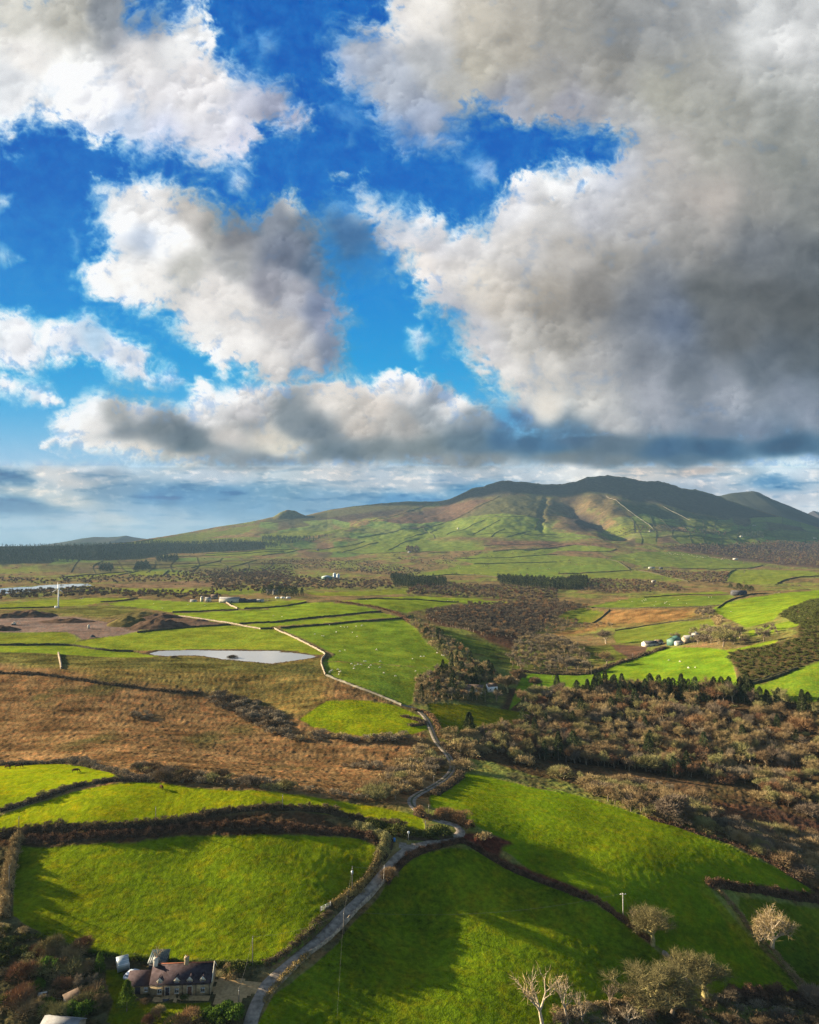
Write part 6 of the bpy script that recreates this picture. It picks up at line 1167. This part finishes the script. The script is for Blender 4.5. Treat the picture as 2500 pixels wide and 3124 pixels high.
for sx_ in (-1.25, 1.25):
    for sy_ in (-.85, .68): b = MB(); b.tube((sx_, sy_, .32), (sx_, sy_+.18, .32), .32, .32, k=14); wh = b.build('wheel', M['door'], car); q = MB(); q.tube((sx_, sy_-.01 if sy_ < 0 else sy_+.19, .32), (sx_, sy_+.0 if sy_ < 0 else sy_+.2, .32), .19, .19, k=10); q.build('rim', M['metal'], wh)
# small roofs in the garden scrub
def hut(spec, w, d, h, rh, rz, wallm, roofm, label, name='shed', cat='shed', windows=0, mono=False):
    x, y, z = at(*P(spec)[0]); e = empty(name, (x, y, z-.3), rz, label, cat)
    b = MB(); b.prism([(-d/2, 0), (d/2, 0), (d/2, h+.3), (0, h+rh+.2), (-d/2, h+.3)] if not mono else [(-d/2, 0), (d/2, 0), (d/2, h+rh+.2), (-d/2, h+.3)], -w/2, w/2); b.build('wall', M[wallm], e)
    if mono: b = MB(); b.prism([(-d/2-.2, h+.27), (d/2+.2, h+rh+.27), (d/2+.2, h+rh+.42), (-d/2-.2, h+.42)], -w/2-.2, w/2+.2); b.build('roof', M[roofm], e)
    else: roof(e, -w/2-.2, w/2+.2, -d/2, d/2, h+.3, rh, roofm, ov=.2)
    for i in range(windows): win(e, -w/2 + w*(i+.5)/windows, -d/2-.01, 1.2, min(1.2, w/windows*.4), 1.2, bars=False)
    b = MB(); b.box(w*.12, w*.12+1.0, -d/2-.06, -d/2-.004, .1, 2.2); b.build('door', M['door'], e); return e
hut("A 330,1135", 8, 4.5, 2.4, 1.2, -.15, 'stone', 'greyroof', 'pale slab roofed outbuilding cut off by the bottom edge', name='outbuilding', cat='outbuilding')
hut("A 385,985", 3.2, 2.4, 2.0, .8, .9, 'darkroof', 'brownroof', 'small brown shed with a sloping roof in the garden scrub', mono=True)
hut("A 224,952", 1.5, 1.2, 1.3, .4, .3, 'white', 'offwhite', 'tiny white hutch among the garden scrub', name='hutch', cat='hutch')
hut("E 1120,195", 15, 8, 3.0, 2.4, -.12, 'offwhite', 'brownroof', 'long brown roofed house half hidden by trees in the hollow', name='house', cat='house', windows=4)
hut("E 1207,186", 7, 6, 3.6, 1.8, .25, 'white', 'brownroof', 'small white ended building right of the long brown roof', name='house', cat='house', windows=2)
# hillside farm
hut("I 735,520", 13.6, 8.5, 3.104, 2.134, .25, 'offwhite', 'darkroof', 'white walled barn with a wide dark roof on the hillside', name='barn', cat='barn', windows=2)
hut("I 785,508", 6.8, 6.8, 2.91, 1.455, .2, 'offwhite', 'brownroof', 'low pale shed against the dark roofed barn')
hut("I 878,512", 11.9, 10.2, 5.335, 2.91, .9, 'green', 'green', 'green sheeted barn below the round tree', name='barn', cat='barn')
hut("I 905,515", 6.8, 5.1, 2.716, 1.261, .1, 'offwhite', 'greyroof', 'low white shed in front of the green barn')
hut("I 965,500", 11.9, 6.8, 4.365, 2.522, .3, 'stone', 'greyroof', 'grey roofed stone farmhouse between the green barn and the trees', name='farmhouse', cat='house', windows=3)
hut("I 1000,490", 5.95, 6.8, 6.305, 2.328, 1.2, 'offwhite', 'greyroof', 'tall white farmhouse gable among the trees', name='farmhouse', cat='house', windows=2)
hut("I 1255,222", 22.1, 11.9, 4.85, 2.91, -.1, 'darkroof', 'darkroof', 'dark hilltop shed below the pine clump', windows=1)
hut("I 758,147", 9.6, 4.8, 2.88, 1.8, .0, 'offwhite', 'greyroof', 'small white house in the wooded valley', name='house', cat='house', windows=3)
hut("I 745,66", 20.4, 8.4, 3.6, 2.16, .1, 'offwhite', 'greyroof', 'long pale farm shed among distant fields', windows=4); hut("I 800,70", 12, 8.4, 4.32, 2.52, -.2, 'darkroof', 'darkroof', 'dark shed right of the long pale farm shed')
hut("L 1235,552", 18, 8.4, 4.32, 2.16, -.1, 'offwhite', 'offwhite', 'white shed at the end of the sheep hillside', windows=2)
hut("L 740,388", 18, 7.2, 3.6, 2.88, 0, 'offwhite', 'darkroof', 'white cottage under the mountain ravine', name='cottage', cat='house', windows=3)
hut("L 1270,418", 15.6, 7.2, 4.32, 2.88, .2, 'offwhite', 'greyroof', 'white house by dark trees below the right slope', name='house', cat='house', windows=3)
hut("L 1345,352", 24, 7.2, 3.6, 2.16, 0, 'offwhite', 'greyroof', 'pale farm high on the right slope', name='farmhouse', cat='house', windows=4)
hut("L 1700,428", 15.6, 7.2, 4.32, 2.88, 0, 'offwhite', 'greyroof', 'white house at the far right under the hill', name='house', cat='house', windows=3)
hut("K 1146,373", 9.6, 6, 5.76, 2.88, .4, 'offwhite', 'offwhite', 'lone white cottage high among the green hillside fields', name='cottage', cat='house', windows=2)
hut("K 862,512", 14.4, 8.4, 4.32, 2.88, 0, 'offwhite', 'greyroof', 'grey farmhouse beside the dark trees on the plain', name='farmhouse', cat='house', windows=3)
hut("K 325,498", 13.2, 7.2, 3.6, 2.16, 0, 'stone', 'darkroof', 'small dark farm at the left end of the green strip', name='farmhouse', cat='house', windows=3)
hut("H 887,148", 9, 8, 6, 3, 0, 'offwhite', 'greyroof', 'small white cottage in the dark conifer belt', name='cottage', cat='house', windows=2)
# plateau farm
hut("G 1345,262", 27.5, 9.92, 4.5, 2.25, -.03, 'offwhite', 'greyroof', 'long grey barn with a pale end, largest of the plateau farm', name='barn', cat='barn', windows=5)
hut("G 1412,262", 11, 7.44, 3.375, 1.875, 0, 'darkroof', 'darkroof', 'dark shed right against the long grey barn'); hut("G 1465,262", 16.5, 7.44, 2.625, 1.5, .05, 'darkroof', 'darkroof', 'low black shed in the middle of the plateau farm'); hut("G 1520,260", 11, 6.2, 2.25, 1.125, 0, 'offwhite', 'greyroof', 'low grey shed at the right end of the plateau farm')
hut("G 1218,259", 7.7, 4.96, 3.75, 2.25, 0, 'offwhite', 'greyroof', 'white farmhouse left of the long grey barn', name='farmhouse', cat='house', windows=3); hut("G 1182,259", 3.3, 3.72, 5.25, 2.25, .5, 'offwhite', 'greyroof', 'narrow pale gabled building left of the white farmhouse', name='outbuilding', cat='outbuilding')
hut("G 1133,262", 8.8, 4.96, 2.25, 1.125, 0, 'offwhite', 'greyroof', 'low white shed at the left end of the plateau farm'); hut("G 1255,245", 9.9, 6.2, 3.75, 3, .1, 'stone', 'brownroof', 'brown roofed building behind the white farmhouse', name='outbuilding', cat='outbuilding')
hut("H 78,218", 7.7, 6.2, 5.25, 3, .3, 'offwhite', 'darkroof', 'white gabled house among trees right of the plateau farm', name='house', cat='house', windows=2); hut("H 45,214", 9.9, 6.2, 4.5, 3, -.1, 'stone', 'darkroof', 'dark roofed house behind the white gable', name='house', cat='house', windows=3)
for k, (x, t_) in enumerate([(90, 'leftmost'), (122, 'middle'), (154, 'rightmost')]):
    px_, py_, pz_ = at(*P("H %d,243" % x)[0]); e = empty('caravan', (px_, py_, pz_), 0, '%s of the three small white caravans below the white gabled house' % t_, 'caravan')
    b = MB(); b.prism([(-1.1, .5), (1.1, .5), (1.1, 2.4), (.8, 2.7), (-.8, 2.7), (-1.1, 2.4)], -3, 3); b.build('body', M['white'], e); b = MB(); b.box(-2, 1.6, -1.14, -1.102, 1.4, 2.1); b.build('window', M['glass'], e)
    for sx_ in (-.5, .5): b = MB(); b.tube((sx_, -1.0, .35), (sx_, -.8, .35), .35, .35, k=10); b.build('wheel', M['door'], e)
# green tank and silos
x, y, z = at(*P("H 380,130")[0]); e = empty('storage_tank', (x, y, z-1), 0, 'wide round green tank with a low cone lid among far trees', 'tank')
b = MB(); b.tube((0,0,0), (0,0,8), 14, 14, k=28); b.build('tank_wall', M['green'], e); b = MB(); b.tube((0,0,8.01), (0,0,11), 14.3, 3, k=28); b.build('lid', M['bluegrey'], e)
for k, (x, h) in enumerate([(424, 15), (445, 13)]):
    X, Y, Z_ = at(*P("H %d,130" % x)[0]); e = empty('silo', (X, Y, Z_-1), 0, ['taller blue grey silo right of the green tank', 'shorter pale silo right of the taller one'][k], 'silo')
    b = MB(); b.tube((0,0,0), (0,0,h*1.05), 4, 4, k=20); b.build('silo_wall', M['bluegrey'], e); b = MB(); b.tube((0,0,h*1.05+.01), (0,0,h*1.05+2), 4.2, .8, k=20); b.build('silo_top', M['white'], e)
# ------------------------------------------------------------------ wind turbine
px_, py_, _ = tp('G', 342, 297, 0); x, y, z = at(px_, py_); hub = (P("G 342,187")[0]); Hh = (py_-hub[1])*y/F; Rr = (P("G 342,187")[0][1]-P("G 342,150")[0][1])*y/F
e = empty('wind_turbine', (x, y, z), 0, 'white three bladed wind turbine standing beyond the quarry', 'turbine')
b = MB(); b.tube((0,0,-1), (0,0,Hh), 1.0, .6, k=14); b.build('tower', M['white'], e, smooth=True)
b = MB(); b.box(-.6, .6, -1.4, 2.2, Hh-.1, Hh+1.3); nac = b.build('nacelle', M['white'], e); hb = MB(); hb.tube((0,-1.4,Hh+.6), (0,-2.3,Hh+.6), .7, .3, k=10); hb.build('hub', M['white'], e)
for a in (92, -35, 212):
    d = np.array([math.cos(R(a)), 0, math.sin(R(a))]); q = np.array([-d[2], 0, d[0]]); o_ = np.array([0, -1.85, Hh+.6]); b = MB(); ts = np.linspace(0, 1, 8)
    V = []; 
    for t in ts: wdt = (.35 + 1.5*math.sin(min(1, t*4+.3)*1.57))*(1-t*.82)*.62; tw_ = .5*(1-t); qq = q*math.cos(tw_) + np.array([0, 1, 0])*math.sin(tw_); cc = o_ + d*Rr*1.05*t; V += [cc-qq*wdt*.4, cc+np.array([0,-.16,0])*(1-t*.7), cc+qq*wdt*.6, cc+np.array([0,.16,0])*(1-t*.7)]
    b.add(V, [(i*4+j, i*4+(j+1) % 4, i*4+4+(j+1) % 4, i*4+4+j) for i in range(7) for j in range(4)] + [(3,2,1,0), (28,29,30,31)]); b.build('blade', M['white'], e)
b = MB(); b.box(-4, -1.6, -1.5, 1, -.5, 2.6); b.build('switch_box', M['white'], e)
# ------------------------------------------------------------------ spoil heaps in the quarry
def heap(spec, rx, ry, h, m, label, sd):
    rx, ry, h = rx*.58, ry*.6, h*.72; x, y, z = at(*P(spec)[0]); r, a = np.meshgrid(np.linspace(0, 1, 22), np.linspace(0, 2*math.pi, 49)[:-1], indexing='ij'); lump = 1 + .22*fbm(np.cos(a)*1.5, np.sin(a)*1.5, sd, 3)
    X = np.cos(a)*r*rx*lump; Y = np.sin(a)*r*ry*lump; Zh = h*(1-r**1.6)*(1+.5*fbm(X/9.0, Y/9.0, sd, 4)) + zat_np(X.ravel()+x, Y.ravel()+y).reshape(X.shape) - z - .6*r
    i = np.arange(X.size).reshape(X.shape); q = np.stack([i[:-1], i[1:], np.roll(i[1:], -1, 1), np.roll(i[:-1], -1, 1)], -1).reshape(-1, 4)
    o = tag(obj('spoil_heap', mesh_np('spoil_heap', np.stack([X, Y, Zh], -1), q, mats=[M[m]], smooth=True)), label, 'mound'); o.location = (x, y, z)
heap("G 760,395", 42, 34, 12, 'soilg', 'large grassy spoil heap in the quarry, left of the brown one', 1); heap("G 930,408", 56, 34, 11, 'soil', 'largest dark brown spoil heap at the right of the quarry', 2)
heap("G 820,345", 60, 40, 7, 'soilg', 'long low grassy heap behind the two big spoil heaps', 3); heap("G 950,350", 45, 30, 6, 'soil', 'dark heap behind the largest brown spoil heap', 4); heap("G 170,345", 60, 35, 9, 'soil', 'dark brown heap in the left part of the quarry', 5)
heap("G 50,352", 35, 22, 6, 'soil', 'low dark heap at the far left of the quarry', 6); heap("G 400,378", 60, 22, 5, 'soil', 'long low dark heap in the middle of the quarry', 7); heap("G 20,425", 30, 18, 6, 'soil', 'dark heap at the left edge of the quarry floor', 8); heap("G 1170,372", 20, 12, 3, 'soil', 'small dark mound at the right end of the quarry', 9)
for k, (x, y) in enumerate([(82, 397), (519, 417), (543, 467)]):
    X, Y, Z_ = at(*P("G %d,%d" % (x, y))[0]); e = empty(['digger', 'concrete_post', 'boulder'][k], (X, Y, Z_), .4, ['small pale digger on the quarry floor', 'pale concrete block pillar on the quarry track', 'dark boulder at the lower edge of the quarry'][k], ['digger', 'pillar', 'boulder'][k])
    if k == 0:
        b = MB(); b.box(-2.2, 2.2, -1.4, -.7, 0, 1); b.box(-2.2, 2.2, .7, 1.4, 0, 1); b.build('tracks', M['door'], e); b = MB(); b.box(-1.8, 1.8, -1.2, 1.2, 1.02, 2.2); b.box(-.2, 1.2, -1.1, .2, 2.203, 3.5); b.build('cab', M['offwhite'], e); b = MB(); b.tube((1.5, .5, 2), (4, .5, 4.2), .3, .25); b.tube((4, .5, 4.2), (5.6, .5, 1.6), .22, .18); b.box(5.2, 6.0, 0, 1, .6, 1.5); b.build('arm', M['offwhite'], e)
    elif k == 1: b = MB(); b.tube((0,0,0), (0,0,3.6), 1.3, 1.0, k=7); b.build('block', M['offwhite'], e)
    else: b = MB(); b.tube((0,0,-.3), (0,0,1.2), 2.6, 2.0, k=7); b.tube((0,0,1.2), (.3,0,1.9), 2.0, .8, k=7); b.build('rock', M['darkroof'], e)

# ------------------------------------------------------------------ animals
def skin(name, verts, edges, radii, m, sub=1):
    me = bpy.data.meshes.new(name); me.from_pydata(verts, edges, []); o = bpy.data.objects.new(name, me); col.objects.link(o)
    md = o.modifiers.new('skin', 'SKIN'); 
    for v, r in zip(me.skin_vertices[0].data, radii): v.radius = (r, r) if not isinstance(r, tuple) else r
    me.skin_vertices[0].data[0].use_root = True; o.modifiers.new('sub', 'SUBSURF').levels = sub
    dg = bpy.context.evaluated_depsgraph_get(); nm = bpy.data.meshes.new_from_object(o.evaluated_get(dg)); bpy.data.objects.remove(o); nm.name = name; nm.materials.clear(); nm.materials.append(M[m])
    for p_ in nm.polygons: p_.use_smooth = True
    return nm
def beast(name, L, H, fat, m, graze=True, leg=.03):
    b = H - fat*1.05; v = [(0,0,b), (L*.28,0,b+.02*H), (L*.48,0,b), (-L*.25,0,b), (-L*.42,0,b+.03*H)]
    v += [(L*.62,0,b+(.02 if graze else .22)*H), (L*.74,0,(.22 if graze else b/H+.34)*H), (L*.88,0,(.07 if graze else b/H+.28)*H)]
    e = [(0,1),(1,2),(0,3),(3,4),(2,5),(5,6),(6,7)]; r = [fat, fat*.98, fat*.72, fat*.98, fat*.75, fat*.48, fat*.34, fat*.2]
    for sx_, hip in ((L*.38, 2), (-L*.38, 4)):
        for s in (-1, 1):
            k = len(v); bx = -.04*L if sx_ < 0 else .02*L; v += [(sx_, s*fat*.55, b-fat*.5), (sx_+bx, s*fat*.55, b*.42), (sx_, s*fat*.55, .02)]; e += [(hip, k), (k, k+1), (k+1, k+2)]; r += [fat*.38, leg*H*1.3, leg*H]
    k = len(v); v += [(-L*.52,0,b), (-L*.55,0,b*.45)]; e += [(4, k), (k, k+1)]; r += [.03*H, .02*H]
    k = len(v); v += [(L*.72,-fat*.5,(.27 if graze else b/H+.36)*H), (L*.72,fat*.5,(.27 if graze else b/H+.36)*H)]; e += [(6, k), (6, k+1)]; r += [.025*H, .025*H]
    return skin(name, v, e, r, m)
COW = beast('cow', 2.0, 1.45, .38, 'cowhide'); SHEEP = beast('sheep', 1.1, .85, .27, 'wool', leg=.04)
for (x, y, rz, lb) in ((45, 596, 2.8, 'leftmost dark brown cow grazing on the crest of the lime field'), (97, 593, .4, 'second dark brown cow from the left on the crest of the lime field'), (397, 616, .3, 'lone dark brown cow grazing right of the pair on the upper lime field'), (852, 706, 2.2, 'lone dark brown cow in the larger lime field')):
    o = tag(obj('cow', COW), lb, 'cow'); X, Y, Z_ = at(*P("D %d,%d" % (x, y))[0]); o.location = (X, Y, Z_+.0); o.rotation_euler = (0,0,rz); o.scale = (1.15,)*3
rr = random.Random(9)
SH = [(p, 'on the sheep field right of the pond', 'sheep of the field right of the pond') for p in P("H 395,398 435,440 460,408 482,412 500,410 528,442 550,406 557,466 580,404 585,400 310,452 350,462 362,463 455,553 485,546 670,541 668,545 880,597 930,584 948,583 1025,562 1052,575 1065,578 523,627 545,638 560,630 578,632 605,612 625,648 637,635 690,647 692,612 712,680 780,698 899,668 445,660 452,674 460,671 450,688 402,668 410,664 540,655 600,612 396,676")]
SH += [(p, 'in the bright green field below the hillside farm', 'sheep of the bright green field') for p in P("I 845,605 910,610 912,614 960,648 1000,648 958,650")]
SH += [(p, 'on the pale pasture across the valley', 'sheep of the pasture across the valley') for p in P("I 700,250 705,255 712,252 710,246 770,262 824,265 828,268 822,272 760,285 700,268 850,278 950,272 1095,234 690,258 835,262 560,255 630,260 1030,290 1080,235 900,250 1040,408 1210,320")]
SH += [((1600+.5217*(820+380*t_), 1420+.5217*(512+40*t_+rr.uniform(-7, 6))), 'on the round green hillside below the mountain', 'sheep of the round green hillside') for t_ in [rr.random() for _ in range(70)]]
SH += [(p, 'on the far lime pastures of the plain', 'sheep of the far lime pastures') for p in P("K 1150,600 1160,596 1210,590 1300,585 1340,560 1348,562 1420,560 1440,556 1500,540 1460,508 1470,502 1280,632 1400,640 1520,500 1600,495 690,545 1690,547 L 90,600 150,605 340,640 350,585 330,583")]
SH += [(p, 'on the pastures of the plateau', 'sheep of the plateau pastures') for p in P("G 470,243 480,246 486,241 1600,345 1650,350 1100,280 1200,285 900,275 950,300 H 612,250 1085,255 1120,258 1090,262 615,246")]
for (p, where, grp) in SH:
    X, Y, Z_ = at(*p); o = tag(obj('sheep', SHEEP), 'small pale sheep grazing ' + where, 'sheep', grp); o.location = (X, Y, Z_); o.rotation_euler = (0,0,rr.uniform(0, 6.28)); s = max(1.15, Y*.0006); o.scale = (min(s, 1.6),)*3
# blue bin at the junction and a sign post
x, y, z = at(*P("B 697,118")[0]); e = empty('wheelie_bin', (x, y, z+.1), .2, 'small blue bin standing at the lane junction', 'bin')
b = MB(); b.add([(-.25,-.3,0),(.25,-.3,0),(.25,.3,0),(-.25,.3,0),(-.32,-.38,1.0),(.32,-.38,1.0),(.32,.38,1.0),(-.32,.38,1.0)], [(0,3,2,1),(0,1,5,4),(1,2,6,5),(2,3,7,6),(3,0,4,7),(4,5,6,7)]); b.build('bin_body', M['blue'], e); b = MB(); b.box(-.35, .35, -.42, .4, 1.003, 1.08); b.build('lid', M['blue'], e)
x, y, z = at(*P("B 771,110")[0]); e = empty('road_sign', (x, y, z), .1, 'small white sign on a post at the lane junction', 'sign'); b = MB(); b.tube((0,0,-.2), (0,0,3.0), .06, .06, k=6); b.build('post', M['metal'], e); b = MB(); b.box(-.35, .35, -.1, -.062, 2.2, 2.9); b.build('sign_face', M['white'], e)
